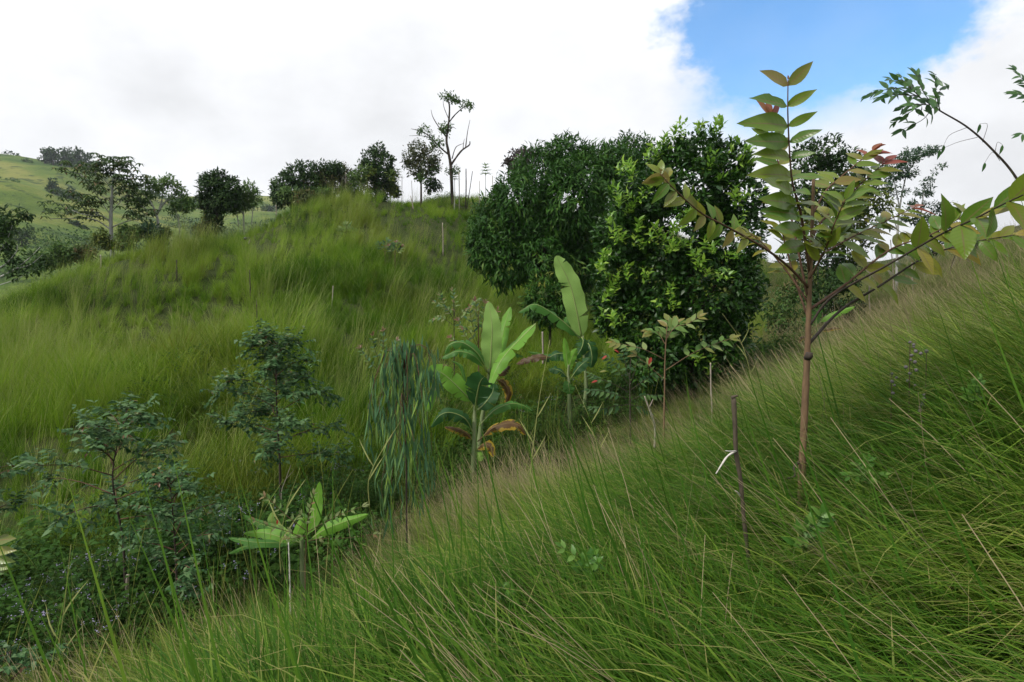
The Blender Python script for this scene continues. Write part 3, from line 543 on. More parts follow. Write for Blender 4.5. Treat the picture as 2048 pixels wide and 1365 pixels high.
def gum_sapling(label, b, top, rad, nbr, npair, L_, seed, crown0=.38, dens=1.0, group='blue green gum saplings in the gully'):
    b = np.array(b, float); b[2] = gz(b[0], b[1]); H = top - b[2]; r = np.random.default_rng(seed); t = thing('gum_sapling', label, 'sapling', b, group)
    sp = [b - [0, 0, .05], b + [r.normal(0, .02), r.normal(0, .02), H * .35], b + [r.normal(0, .04), r.normal(0, .04), H * .7], b + [r.normal(0, .03), r.normal(0, .05), H]]
    S_ = smooth_path(sp, 40); v, f = tube(S_, .016 * H / 2, .004, 7); part('trunk', t, v, f, BARK_dark); ex = []
    for i in range(nbr):
        f_ = crown0 + (1 - crown0) * (i / nbr) ** .9; q = S_[int(f_ * 39)]; a = i * 2.4 + r.normal(0, .4); rel = (f_ - crown0) / (1 - crown0)
        Lb = rad * (1.15 - .95 * rel) * r.uniform(.75, 1.2); dr = np.array([math.cos(a), math.sin(a), 0]); el = .15 + .75 * rel
        pts = [q, q + dr * Lb * .45 + UPV * Lb * el * .55, q + dr * Lb * .85 + UPV * Lb * el * .75, q + dr * Lb + UPV * Lb * (el * .8 - .05)]
        v, f = tube(pts, .008, .002, 5, 12); o = part('branch', t, v, f, BARK_red)
        m_ = max(3, int(round(npair * (1.1 - .55 * rel)))); pp = smooth_path(pts, 30); TT = tangents(pp)
        for k_ in range(int(6 * dens * (1.2 - .5 * rel))):      # side twigs: finer foliage that fills the crown
            j_ = int(r.uniform(5, 29)); c_ = pp[j_]; sd_ = unit(TT[j_] * .5 + r.normal(0, .6, 3) + UPV * .25); lt = rad * r.uniform(.16, .34)
            for u_ in np.linspace(.15, 1, 5):
                for q_ in (1, -1):
                    ex.append((c_ + sd_ * lt * u_, sd_ * .5 + q_ * unit(np.cross(UPV, sd_)) + np.array([0, 0, -.3]) + r.normal(0, .25, 3), UPV + r.normal(0, .35, 3), L_ * r.uniform(.6, 1.0)))
        leafy(t, o, pts, m_, gumL, L_, 1.15, .22, UPV + r.normal(0, .2, 3), r=r, jit=.22, droop=.35 * (1 - rel), taper=.35, tipmesh=gumT if rel > .45 else None, tipn=1 if rel > .45 else 0)
    e_ = list(zip(*ex)); L4 = np.array(e_[3]); V, Fs, R_n = leaf_cloud(np.array(e_[0]), np.array(e_[1]), np.array(e_[2]), L4, L4 * .5, r.random(len(ex)))
    tag(part('foliage', t, V, Fs, LM_gumA, dict(rnd=R_n)), kind='stuff')
g1 = P(560, 1000, 9); gum_sapling('slender gum sapling with cone shaped rusty tipped crown behind the banana seedling', g1, P(565, 683, 9)[2], .98, 24, 6, .12, 1, .36, 3.2)
g2 = P(252, 1195, 6.6); gum_sapling('broad blue green gum sapling with bare lower trunk and short stake at its foot', g2, P(255, 832, 6.6)[2], .9, 20, 6, .115, 2, .46, 1.5)
g3 = P(355, 1240, 6.0); gum_sapling('short spreading gum sapling with small grey green leaves reaching almost to the weeds', g3, P(360, 945, 6.0)[2], .6, 18, 6, .09, 3, .36, 1.4)
g4 = P(-45, 1225, 6.4); gum_sapling('dark gum sapling of which only the outer side branches are in view', g4, P(-40, 900, 6.4)[2], .6, 13, 5, .11, 4, .45, 1.0)
g5 = P(20, 1420, 4.6); gum_sapling('low gum sapling with drooping dusty blue leaves among the lilac flowers', g5, P(30, 1305, 4.6)[2], .42, 8, 6, .09, 5, .4)
g6 = P(-60, 1290, 3.4); 
def edge_sapling():
    b = g6.copy(); b[2] = gz(b[0], b[1]); t = thing('broadleaf_sapling', 'sapling with yellowish olive leaves poking in at the very edge above the gully', 'sapling', b)
    st = [b, P(-60, 1180, 3.4), P(-45, 1085, 3.4), P(-10, 1055, 3.4)]; v, f = tube(st, .012, .004, 6, 20); o = part('stem', t, v, f, BARK_red)
    hint = unit(np.array([.2, -.8, .55]))
    for (x, y, dx, dy, s, me) in [(-8, 1082, 48, -8, .15, sapO), (-10, 1104, 48, -6, .15, sapL[1]), (-14, 1118, 44, 4, .14, sapL[2]), (-12, 1130, 36, 10, .13, sapL[0]), (-14, 1066, 12, -26, .13, sapO), (-14, 1150, 26, -14, .13, sapL[3]), (-10, 1045, -10, -30, .12, sapO)]:
        add_leaf(t, o, me, P(x, y, 3.4), P(x + dx, y + dy, 3.35) - P(x, y, 3.4), hint, s)
edge_sapling()
# ------------------------------------------------ small saplings and shrubs
LM_pinn = leaf_mat('light_green_leaf', [(0, (.07, .15, .03)), (.5, (.12, .21, .05)), (1, (.2, .26, .09))], .5, .18, .35)
LM_dkpinn = leaf_mat('dark_leaflet', [(0, (.02, .06, .018)), (.6, (.045, .105, .03)), (1, (.09, .16, .045))], .5, .18, .25)
LM_pink = leaf_mat('pinkish_young_leaf', [(0, (.13, .19, .06)), (.6, (.19, .22, .09)), (1, (.22, .14, .07))], .5, .18, .35)
LM_brred = leaf_mat('bright_red_leaf', [(0, (.26, .025, .02)), (1, (.32, .05, .035))], .5, .18, .3)
pinL = [blade_mesh('light_leaf', LM_pinn, .44, 4, .2, .15 + .1 * i, 0, .75, 40 + i) for i in range(2)]; dkL = [blade_mesh('dark_leaflet', LM_dkpinn, .42, 4, .2, .15 + .1 * i, 0, .75, 44 + i) for i in range(2)]
pkL = blade_mesh('pinkish_leaf', LM_pink, .44, 4, .25, .15, 0, .75, 48); rdL = blade_mesh('bright_red_leaf', LM_brred, .44, 4, .25, .2, 0, .75, 49)
def px_plant(name, label, cat, d, bpx, branches, stem, rad, L_, meshes, bark, tipmesh=None, group=None, seed=0, hint=None, sink=True, pairs=True, a=1.05, droop=.05, extra=()):
    """a plant whose stem and branches are laid out from the photograph's outline at its own distance"""
    b = P(*bpx, d); b[2] = gz(b[0], b[1]) if sink else b[2]; t = thing(name, label, cat, b, group); r = np.random.default_rng(seed)
    hint = unit(np.array([0, -.6, .8])) if hint is None else hint
    v, f = tube([b - [0, 0, .03]] + [P(x, y, d) for x, y in stem], rad, rad * .4, 7, 24, .04); part('stem', t, v, f, bark)
    for (pts, n) in branches:
        dz = r.normal(0, .12) ; q = [P(p[0], p[1], d + dz * (i / max(1, len(pts) - 1)) + (p[2] if len(p) > 2 else 0)) for i, p in enumerate(pts)]
        v, f = tube(q, rad * .4, rad * .15, 5, 14); o = part('branch', t, v, f, bark)
        if n: leafy(t, o, q, n, meshes, L_, a, .3, hint, pairs, droop, .25, .2, tipmesh, 1 if tipmesh else 0, None, r)
    for (x, y, dx, dy, s, me, lab) in extra: add_leaf(t, t, me, P(x, y, d - .05), P(x + dx, y + dy, d - .05) - P(x, y, d - .05), hint, s, label=lab)
    return t
px_plant('young_sapling', 'thin straight sapling with pale green leaf sprays, in front of the dark citrus tree', 'sapling', 8.2, (1328, 858),
    [([(1331, 705), (1334, 660), (1337, 640)], 5), ([(1331, 690), (1315, 665), (1296, 662)], 4), ([(1332, 680), (1350, 655), (1375, 648), (1398, 634)], 5), ([(1330, 720), (1290, 700), (1250, 690), (1228, 685)], 5), ([(1330, 742), (1380, 710), (1420, 692), (1466, 676)], 6),
     ([(1331, 690), (1340, 660), (1355, 645)], 4), ([(1329, 760), (1290, 725), (1265, 705)], 2)], [(1329, 790), (1330, 720), (1334, 655)], .015, .21, pinL + [pinL[0], pinL[1], sapO], BARK_tan, sapO, seed=3, extra=[(1303, 715, -6, 14, .12, rdL, 'withered red leaf')])
px_plant('young_sapling', 'little dark stemmed sapling with pinkish pale leaf sprays beside the banana seedling', 'sapling', 5.6, (610, 1168),
    [([(613, 1065), (616, 1035), (622, 1010), (629, 985)], 6), ([(612, 1062), (590, 1045), (565, 1025), (545, 1005), (527, 992)], 6), ([(612, 1080), (580, 1065), (540, 1052), (505, 1040)], 6), ([(614, 1065), (650, 1045), (680, 1030), (730, 1011)], 6), ([(613, 1085), (640, 1078), (700, 1076), (755, 1068)], 4), ([(611, 1072), (600, 1075), (575, 1078)], 3), ([(612, 1060), (608, 1040), (600, 1028)], 3)],
    [(611, 1120), (614, 1066), (616, 1035)], .011, .085, [pinL[0], pkL, pinL[1]], BARK_red, pkL, seed=4, extra=[(556, 1040, -4, 12, .06, rdL, 'single bright red leaf')])
px_plant('pinnate_shrub', 'dark green shrub of arching sprays with paired leaflets beside the citrus tree foot', 'shrub', 11.2, (1262, 838),
    [([(1255, 800), (1235, 790), (1205, 783), (1178, 780)], 7), ([(1257, 785), (1230, 770), (1200, 758), (1180, 748)], 7), ([(1258, 770), (1240, 745), (1225, 725), (1212, 712)], 6), ([(1260, 770), (1270, 740), (1275, 715), (1272, 700)], 6), ([(1262, 780), (1290, 760), (1310, 748)], 5), ([(1258, 810), (1235, 812), (1205, 818), (1185, 815)], 6), ([(1262, 800), (1290, 790), (1318, 792)], 6), ([(1260, 760), (1250, 725), (1245, 700)], 5), ([(1262, 810), (1280, 815), (1300, 826)], 5)],
    [(1260, 800), (1260, 750), (1262, 705)], .016, .19, dkL, BARK_dark, None, seed=5, droop=.35, extra=[(1214, 712, -14, 8, .13, rdL, 'bright red leaf'), (1228, 700, 14, 6, .13, rdL, 'bright red leaf'), (1195, 762, -16, 3, .13, rdL, 'bright red leaf'), (1212, 742, -14, 2, .13, sapO, 'brownish leaf')])
px_plant('reddish_shrub', 'bushy shrub with rusty red young leaves between the banana plants and the grassy hill', 'shrub', 14.2, (958, 728),
    [([(955, 700), (930, 670), (915, 640)], 6), ([(956, 690), (945, 650), (938, 615)], 6), ([(957, 690), (965, 650), (970, 605)], 7), ([(958, 700), (985, 670), (995, 620)], 6), ([(957, 705), (920, 690), (900, 675)], 5), ([(958, 700), (990, 690), (1010, 660)], 5), ([(957, 680), (955, 640), (950, 600)], 6), ([(957, 700), (940, 665), (925, 655)], 5)],
    [(957, 700), (957, 650), (958, 612)], .018, .17, dkL + [pkL, pinL[0]], BARK_red, gumT, seed=6, droop=.1)
px_plant('pinnate_shrub', 'pale grey green shrub with feathery sprays on the lower edge of the grassy hill', 'shrub', 15.5, (908, 672),
    [([(907, 640), (890, 610), (880, 590)], 6), ([(908, 640), (910, 610), (905, 580)], 6), ([(908, 645), (935, 615), (958, 600)], 7), ([(907, 650), (880, 635), (862, 640)], 6), ([(908, 650), (930, 630), (945, 605)], 6), ([(907, 640), (895, 620), (870, 605)], 6)], [(908, 645), (907, 600)], .016, .17, [pkL, pinL[0], gumL[2]], BARK_dark, None, seed=7)
px_plant('leafy_shrub', 'thin grey green shrub with a few rusty tips at the fringe behind the weeping gum', 'shrub', 12.5, (765, 792),
    [([(765, 740), (750, 700), (745, 670)], 6), ([(766, 740), (785, 705), (795, 680)], 6), ([(765, 750), (735, 720), (720, 695)], 6), ([(766, 750), (800, 720), (822, 700)], 5), ([(765, 735), (768, 700), (766, 660)], 6)], [(766, 740), (766, 680)], .014, .14, [gumL[1], dkL[0], pinL[0]], BARK_dark, gumT, seed=8)
px_plant('leafy_shrub', 'small bright green bush standing out alone high on the grassy hill', 'shrub', 29, (693, 482),
    [([(693, 470), (685, 462), (680, 458)], 6), ([(693, 470), (693, 458), (692, 448)], 6), ([(693, 470), (702, 460), (708, 458)], 6), ([(693, 474), (684, 470), (678, 468)], 5), ([(693, 474), (703, 470), (710, 470)], 5), ([(693, 468), (698, 456), (700, 450)], 5)], [(693, 470), (693, 455)], .02, .34, pinL, BARK_dark, None, seed=9, droop=.1)
for k_, (x, y, d, lab) in enumerate([(790, 520, 26, 'slight shrub with reddish young leaves in the middle of the grassy hill'), (770, 515, 26.5, 'low green shrub touching a red tipped one on the grassy hill')]):
    px_plant('reddish_shrub' if k_ == 0 else 'leafy_shrub', lab, 'shrub', d, (x, y), [([(x, y - 10), (x - 9, y - 20), (x - 13, y - 28)], 5), ([(x, y - 10), (x, y - 25), (x + 2, y - 35)], 5), ([(x, y - 10), (x + 9, y - 18), (x + 14, y - 26)], 5), ([(x, y - 12), (x + 5, y - 28), (x + 6, y - 32)], 4)], [(x, y - 10), (x, y - 25)], .02, .27, [dkL[0], pinL[1]], BARK_red, gumT if k_ == 0 else None, seed=11 + k_)
LM_bent = leaf_mat('narrow_green_leaf', [(0, (.03, .09, .025)), (.6, (.055, .14, .035)), (1, (.10, .2, .06))], .4, .45, .35)
bentL = [blade_mesh('narrow_leaf', LM_bent, .36, 4, .25, .25, 0, .8, 60 + i) for i in range(2)]
def bent_tree():
    d = 4.6; b = P(2200, 700, d); b[2] = gz(b[0], b[1]); r = np.random.default_rng(8)
    t = thing('bent_sapling', 'slim bowing sapling with bare dark stem and small green leaf tuft against the cloud', 'sapling', b)
    st = [b - [0, 0, .05], P(2170, 600, d), P(2100, 480, d), P(2035, 360, d), P(1985, 300, d), P(1935, 255, d), P(1880, 222, d), P(1835, 193, d), P(1790, 175, d)]
    v, f = tube(st, .0125, .003, 7, 50); part('stem', t, v, f, BARK_dark); h = unit(np.array([0, -.8, .5]))
    for pts, n in [([(1880, 222), (1850, 190), (1832, 150)], 7), ([(1845, 200), (1820, 175), (1800, 155)], 6), ([(1800, 178), (1770, 180), (1735, 190)], 6), ([(1830, 192), (1790, 190), (1760, 195)], 5), ([(1870, 218), (1872, 180), (1870, 150)], 6), ([(1850, 205), (1820, 225), (1790, 245)], 4), ([(1865, 215), (1845, 240), (1800, 262)], 3), ([(1880, 222), (1875, 190), (1895, 170)], 4), ([(1860, 210), (1830, 210), (1800, 215)], 5), ([(1820, 185), (1815, 165), (1780, 160)], 5)]:
        q = [P(x, y, d + r.normal(0, .1) * (i > 0)) for i, (x, y) in enumerate(pts)]; v, f = tube(q, .004, .0015, 5, 10); o = part('branch', t, v, f, BARK_dark); leafy(t, o, q, n + 1, bentL, .11, .85, .1, h, True, .0, .15, .42, r=r)
    for (x0, y0, x1, y1, x2, y2) in [(1935, 255, 1900, 270, 1888, 290), (1955, 275, 1915, 285, 1880, 300), (1965, 285, 1975, 250, 1960, 248), (2000, 322, 1985, 305, 1970, 325), (1990, 305, 1995, 285, 2005, 290)]:
        q = [P(x0, y0, d), P(x1, y1, d), P(x2, y2, d)]; v, f = tube(q, .0022, .001, 4, 8); o = part('branch', t, v, f, BARK_dark); add_leaf(t, o, bentL[0], q[-1], np.array([-.1, 0, -1.]), h, .075)
    q0 = [b, P(2185, 560, d + .3), P(2120, 300, d + .3), P(2070, 200, d + .3), P(2052, 160, d + .3)]; v, f = tube(q0, .014, .003, 6, 30); o = part('side_stem', t, v, f, BARK_dark)
    for (x0, y0, x1, y1, n) in [(2070, 200, 2030, 140, 6), (2075, 210, 2026, 188, 5), (2100, 260, 2040, 270, 3)]:
        q = [P(x0, y0, d + .3), P((x0 + x1) / 2, (y0 + y1) / 2 - 5, d + .3), P(x1, y1, d + .3)]; leafy(t, o, q, n, bentL, .1, .8, .3, h, True, .1, .15, .3, r=r)
bent_tree()
# weeping gum: long hanging leaves
LM_weep = leaf_mat('weeping_leaf', [(0, (.045, .125, .058)), (.45, (.085, .19, .085)), (.75, (.14, .25, .075)), (1, (.23, .34, .05))], .5, .2, .3)
def weeping_gum():
    d = 7.4; b = P(812, 1010, d); b[2] = gz(b[0], b[1]); r = np.random.default_rng(12)
    t = thing('weeping_gum', 'weeping young gum hung with long narrow blue green leaves, in front of the banana plants', 'tree', b)
    st = [b, P(812, 900, d), P(806, 790, d), P(812, 720, d), P(815, 682, d)]; v, f = tube(st, .013, .004, 7, 26); part('trunk', t, v, f, BARK_dark)
    ms = [blade_mesh('weeping_leaf', LM_weep, .085, 6, .3, c, 0, .8, 70 + i) for i, c in enumerate((-.12, .1, .2))]; extra = []
    ends = [(745, 775, .1), (760, 800, -.2), (770, 850, .25), (785, 740, -.1), (800, 700, .0), (822, 700, .1), (838, 735, .1), (858, 712, -.05), (868, 718, .1), (845, 800, -.25), (860, 850, .15), (850, 900, -.1), (775, 900, .2), (800, 860, -.3), (825, 860, .3), (815, 790, -.2), (790, 800, .2), (835, 930, -.2), (765, 955, -.1), (760, 770, 0), (783, 960, .1), (740, 800, .05)]
    no = 0
    for i, (x, y, dz) in enumerate(ends):
        y0 = max(690, y - 70 - r.uniform(0, 30)); x0 = 810 + r.normal(0, 3); q = [P(x0, y0 + 45, d), P((x0 + x) / 2, y0, d + dz * .5), P(x, y, d + dz), P(x + r.normal(0, 4), y + 60, d + dz)]
        v, f = tube(q, .006, .002, 5, 16); o = part('branch', t, v, f, BARK_red); p = smooth_path(q, 40)
        for k in range(29):
            q_ = p[int(r.uniform(8, 39))] + r.normal(0, .065, 3) - UPV * max(0, r.uniform(-.5, .35)); dd = np.array([r.normal(0, .16), r.normal(0, .16), -1.]); nn = np.array([r.normal(0, 1), -1, .1]); L_ = r.uniform(.2, .38)
            if k < 13 and no < 296: add_leaf(t, o, ms[k % 3], q_, dd, nn, L_); no += 1
            else: extra.append((q_, dd, nn, L_))
    pos = np.array([e[0] for e in extra]); V, Fs, R = leaf_cloud(pos, np.array([e[1] for e in extra]), np.array([e[2] for e in extra]), np.array([e[3] for e in extra]), np.full(len(extra), .026), r.random(len(extra)), .25, .08)
    tag(part('foliage', t, V, Fs, leaf_mat('weeping_foliage', [(0, (.04, .115, .055)), (.5, (.08, .175, .08)), (.85, (.13, .24, .075)), (1, (.22, .33, .05))], .5, .2, .3, 'attr'), dict(rnd=R)), kind='stuff')
weeping_gum()
# ------------------------------------------------ bananas
def ban_mat(name, c, under, rib=(.30, .34, .10), dead=None, transl=.38):
    m_ = mat(name); b = NB(m_); v = b.attr('vein'); l = b.attr('len')
    wv = b('ShaderNodeTexWave', wave_type='BANDS', bands_direction='X'); cb = b('ShaderNodeCombineXYZ'); b.L.new(b.math('ADD', l, b.math('MULTIPLY', v, -.12)), cb.inputs[0]); b.L.new(cb.outputs[0], wv.inputs['Vector']); wv.inputs['Scale'].default_value = 16; wv.inputs['Distortion'].default_value = 2.5; wv.inputs['Detail'].default_value = 4
    n = b.noise(5, 4); k = b.math('ADD', b.math('MULTIPLY', wv.outputs['Fac'], .45), b.math('MULTIPLY', n, .6)); cc = b.mix(k, tuple(x * .72 for x in c), tuple(min(1, x * 1.25) for x in c))
    geo = b('ShaderNodeNewGeometry'); cc = b.mix(b.math('MULTIPLY', geo.outputs['Backfacing'], .7), cc, under)
    if dead: cc = b.mix(b.rng(b.math('ADD', v, b.math('MULTIPLY', b.math('SUBTRACT', b.noise(9, 4), .5), 1.6)), dead[0], dead[0] + .25), cc, dead[1])
    cc = b.mix(b.rng(v, .02, .06, 1, 0), cc, rib)
    b.surf(cc, .42, .3, transl, bump=wv.outputs['Fac'], bstr=.35, bdist=.008); return m_
B_green = ban_mat('banana_leaf_green', (.07, .20, .03), (.13, .25, .08)); B_bright = ban_mat('banana_leaf_bright', (.15, .34, .035), (.19, .33, .08)); B_pale = ban_mat('banana_leaf_pale', (.26, .43, .10), (.30, .43, .16), (.40, .42, .15)); B_dark = ban_mat('banana_leaf_dark', (.028, .095, .022), (.06, .13, .05), (.10, .15, .06))
B_dead = ban_mat('banana_leaf_withered', (.10, .055, .02), (.10, .06, .03), (.16, .10, .04), (.45, (.33, .23, .02)), .2); B_brown = ban_mat('banana_leaf_brown', (.075, .042, .014), (.085, .05, .02), (.12, .08, .035), None, .15)
B_rib = plain('banana_midrib', (.22, .28, .09), .5, .4); B_stem = bark_mat('banana_pseudostem', (.09, .14, .05), (.24, .28, .14), 9, .2, .004); B_ribdead = plain('withered_midrib', (.16, .11, .05), .7, .2)
def banana_leaf(t, d, px, wpx, hint, mat_, fold=.45, seed=0, tears=3, blunt=1., pet=.12, label=None, wav=.03):
    """px: midrib points (x, y, extra depth); width in photo pixels"""
    r = np.random.default_rng(seed); q = smooth_path([P(p[0], p[1], d + (p[2] if len(p) > 2 else 0)) for p in px], 25); T = tangents(q); hint = np.asarray(hint, float)
    S = unit(np.cross(hint, T)); N_ = np.cross(T, S); Wd = wpx * d / F * .57; V, Fs, vein, ln = [], [], [], []
    for sgn in (1, -1):
        cuts = sorted(set([0, 24] + [int(c) for c in r.uniform(5, 22, tears + (1 if tears else 0))]))
        for c0, c1 in zip(cuts[:-1], cuts[1:]):
            fo = fold * .75 + r.normal(0, .12); o = len(V); sl = r.normal(0, .06)
            for i in range(c0, c1 + 1):
                u = i / 24; w_ = Wd * max(.0, (math.sin(math.pi * np.clip((u - pet) / (1 - pet), 0, 1) ** (.72 * blunt)) ** .55)) * (1 + .05 * math.sin(i * 1.7 + seed)) if u > pet else .004
                for j in range(4):
                    h = j / 3; ff = fo * (.6 + .5 * h)
                    ed = 1 if i in (c0, c1) and 0 < i < 24 else 0
                    p = q[i] + S[i] * sgn * w_ * h * math.cos(ff) - N_[i] * w_ * h * math.sin(ff) + N_[i] * (wav * w_ * 4 * h * math.sin(i * .9 + 2 * sgn + seed)) + T[i] * (sl * h * w_ + w_ * h * .22 - ed * (1 if i == c1 else -1) * .16 * h * h * Wd)
                    V.append(p); vein.append(h); ln.append(u)
            for i in range(c1 - c0):
                for j in range(3):
                    a = o + i * 4 + j; Fs.append((a, a + 1, a + 5, a + 4) if sgn < 0 else (a, a + 4, a + 5, a + 1))
    o = part('leaf', t, np.array(V), Fs, mat_, dict(vein=np.array(vein), len=np.array(ln)))
    if label: o['label'] = label
    v, f = tube(q - N_ * .004, np.linspace(.022, .004, 25) * min(1.2, wpx * d / 500), None, 6); part('midrib', t, v, f, B_ribdead if mat_ in (B_dead, B_brown) else B_rib, parent=o)
def banana(label, d, stems, leaves, r0=.06, group='banana plants in the gully', bpx=None):
    b = P(*bpx, d); b[2] = gz(b[0], b[1]); t = thing('banana_plant', label, 'banana plant', b, group)
    for s_ in stems:
        v, f = tube([b - [0, 0, .05]] + [P(x, y, d + dz) for x, y, dz in s_], r0, r0 * .4, 10, 24, .03); part('stem', t, v, f, B_stem)
    for i, L_ in enumerate(leaves):
        px, wd, hint, m_, fo, te = L_[:6]; lb = L_[6] if len(L_) > 6 else None; k = L_[7] if len(L_) > 7 else {}
        banana_leaf(t, d, px, wd, hint, m_, fo, i * 7 + int(bpx[0]), te, label=lb, **k)
    return t
def cr(x, y, z=0.): return (720 + x / 2.5755, 480 + y / 2.5755, z)      # enlarged-crop coordinates used while measuring
FRONT, UPL, UPF = (0, -1, .15), (-.15, -.75, .62), (0, -.72, .68)
banana('banana plant with one upright pale paddle leaf amid arching leaves, behind the nearest banana', 11.9, [[(962, 850, .1), (975, 780, .1), (978, 738, 0)]], [
    ([cr(668, 690), cr(676, 560, -.02), cr(680, 440, 0), cr(662, 318, .1)], 37, (.12, -1, .1), B_pale, .1, 0, 'broad upright pale green leaf', dict(pet=.06)),
    ([cr(700, 680, .1), cr(720, 580, .25), cr(742, 450, .4), cr(776, 345, .5)], 25, (-.55, -.8, .2), B_bright, .25, 1),
    ([cr(905, 432, .5), cr(835, 500, .3), cr(750, 590, -.1), cr(700, 670, -.3), cr(664, 762, -.6)][::1], 30, (-.5, -.75, .45), B_bright, .35, 2, 'long bright leaf lying across the crown', dict(pet=0.02)),
    ([cr(662, 690), cr(610, 590, -.2), cr(530, 530, -.3), cr(462, 540, -.35), cr(436, 590, -.35)], 24, UPL, B_green, .75, 3),
    ([cr(655, 680), cr(590, 600, -.4), cr(500, 575, -.5), cr(420, 612, -.55)], 20, UPL, B_green, .7, 3),
    ([cr(690, 690, .1), cr(740, 620, .2), cr(790, 585, .2), cr(842, 600, .25)], 20, (.3, -.3, .9), B_green, .8, 3),
    ([cr(690, 700, .2), cr(740, 680, .3), cr(770, 650, .35), cr(700, 690, .5)][:3], 14, UPF, B_brown, .8, 2, 'withered brown leaf'),
    ([cr(700, 720, .2), cr(740, 740, .3), cr(765, 790, .35), cr(750, 850, .4)], 22, FRONT, B_dead, .7, 3, 'withered brown and yellow hanging leaf')], bpx=(955, 890))
banana('nearest banana plant of the clump, with pale ribbed stem and yellow brown dying lower leaves', 11.0, [[(949, 880, 0), (949, 830, 0), (951, 790, 0)]], [
    ([cr(590, 850), cr(545, 800, -.15), cr(470, 725, -.25), cr(410, 680, -.3), cr(346, 668, -.35)], 34, (-.1, -.9, .4), B_bright, .2, 3, 'large leaf spreading over the weeping gum'),
    ([cr(592, 880), cr(603, 800, -.25), cr(618, 735, -.4), cr(640, 705, -.55)], 47, (0, -1, .1), B_dark, .15, 1),
    ([cr(600, 880), cr(640, 845, .1), cr(680, 790, .15), cr(692, 740, .15)], 32, (-.4, -.8, .2), B_dark, .3, 2),
    ([cr(588, 1010), cr(545, 925, -.2), cr(470, 890, -.3), cr(410, 905, -.4), cr(362, 968, -.4)], 30, UPL, B_dark, .7, 4),
    ([cr(585, 1040), cr(550, 1000, -.1), cr(500, 975, -.2), cr(435, 962, -.2)], 20, UPF, B_dead, .8, 3, 'withered brown and yellow leaf'),
    ([cr(610, 960), cr(690, 880, .2), cr(770, 845, .3), cr(830, 850, .35), cr(888, 882, .4)], 22, UPF, B_green, .75, 3),
    ([cr(605, 1040), cr(680, 972, -.1), cr(760, 945, -.15), cr(815, 955, -.2), cr(855, 1005, -.2)], 25, UPF, B_dead, .8, 4, 'withered brown and yellow leaf'),
    ([cr(595, 1090), cr(630, 1055, -.2), cr(665, 1060, -.25), cr(690, 1120, -.3)], 22, UPF, B_dead, .7, 2, 'yellowing leaf drooping to the grass'),
    ([cr(600, 1095), cr(615, 1110, -.1), cr(625, 1140, -.15)], 15, FRONT, B_bright, .4, 1),
    ([cr(345, 900, -.1), cr(360, 850, -.1), cr(392, 775, -.1)], 14, FRONT, B_bright, .3, 0, 'small bright leaf rising beside the weeping gum'),
    ([cr(540, 760, .1), cr(535, 700, .1), cr(515, 645, .1), cr(470, 622, .1)], 8, UPF, B_green, .9, 1)], bpx=(945, 910))
banana('banana plant half hidden by the citrus tree, with a giant pale upright leaf', 14.3, [[(1172, 770, .0), (1168, 710, 0), (1166, 672, 0)]], [
    ([cr(1140, 500), cr(1118, 380, -.1), cr(1085, 240, -.1), cr(1040, 140, -.1), cr(1010, 82, -.1)], 38, (-.1, -1, .1), B_pale, .16, 1, 'giant upright pale green leaf', dict(pet=.02, blunt=.85)),
    ([cr(1140, 520), cr(1085, 455, -.2), cr(1000, 385, -.3), cr(900, 332, -.4), cr(812, 375, -.4)], 28, (-.35, -.5, .8), B_green, .75, 4, 'long leaf arching over the gully'),
    ([cr(1140, 530), cr(1110, 450, .2), cr(1070, 405, .3), cr(1060, 440, .3)], 20, UPL, B_green, .7, 2),
    ([cr(1140, 500), cr(1150, 520, -.3), cr(1140, 560, -.5), cr(1110, 610, -.6)], 26, FRONT, B_dark, .5, 2),
    ([cr(1145, 520), cr(1180, 540, -.3), cr(1195, 600, -.4), cr(1190, 660, -.4)], 26, FRONT, B_dark, .5, 2),
    ([cr(1140, 640), cr(1080, 595, -.2), cr(1010, 588, -.3), cr(950, 625, -.3)], 26, UPF, B_dark, .7, 3),
    ([cr(1130, 640), cr(1060, 610, .3), cr(960, 595, .3), cr(865, 575, .3)], 16, UPF, B_green, .6, 2),
    ([cr(985, 605, -.3), cr(930, 602, -.35), cr(870, 615, -.4), cr(805, 640, -.4)], 16, UPF, B_brown, .5, 3, 'leaf end turned brown')], .055, bpx=(1168, 812))
banana('small banana sucker with short dark leaves between two larger banana plants', 13.2, [[(1138, 775, 0), (1136, 750, 0), (1137, 730, 0)]], [
    ([cr(1078, 720), cr(1040, 680, -.1), cr(1000, 665, -.1), cr(972, 672, -.1)], 18, UPF, B_dark, .5, 2), ([cr(1085, 715), cr(1120, 665, -.1), cr(1150, 635, -.1), cr(1185, 610, -.1)], 22, UPL, B_dark, .5, 2),
    ([cr(1080, 730), cr(1074, 745, -.3), cr(1078, 770, -.35), cr(1080, 795, -.35)], 20, FRONT, B_green, .3, 0), ([cr(1076, 690), cr(1066, 620, 0), cr(1060, 560, 0), cr(1052, 505, 0)], 13, FRONT, B_bright, .3, 0, 'narrow bright upright leaf'), ([cr(1080, 690), cr(1082, 640, 0), cr(1100, 590, 0), cr(1118, 560, 0)], 16, FRONT, B_bright, .4, 1)], .05, bpx=(1140, 832))
def c2(x, y, z=0.): return (420 + x / 5.0555, 930 + y / 5.0555, z)
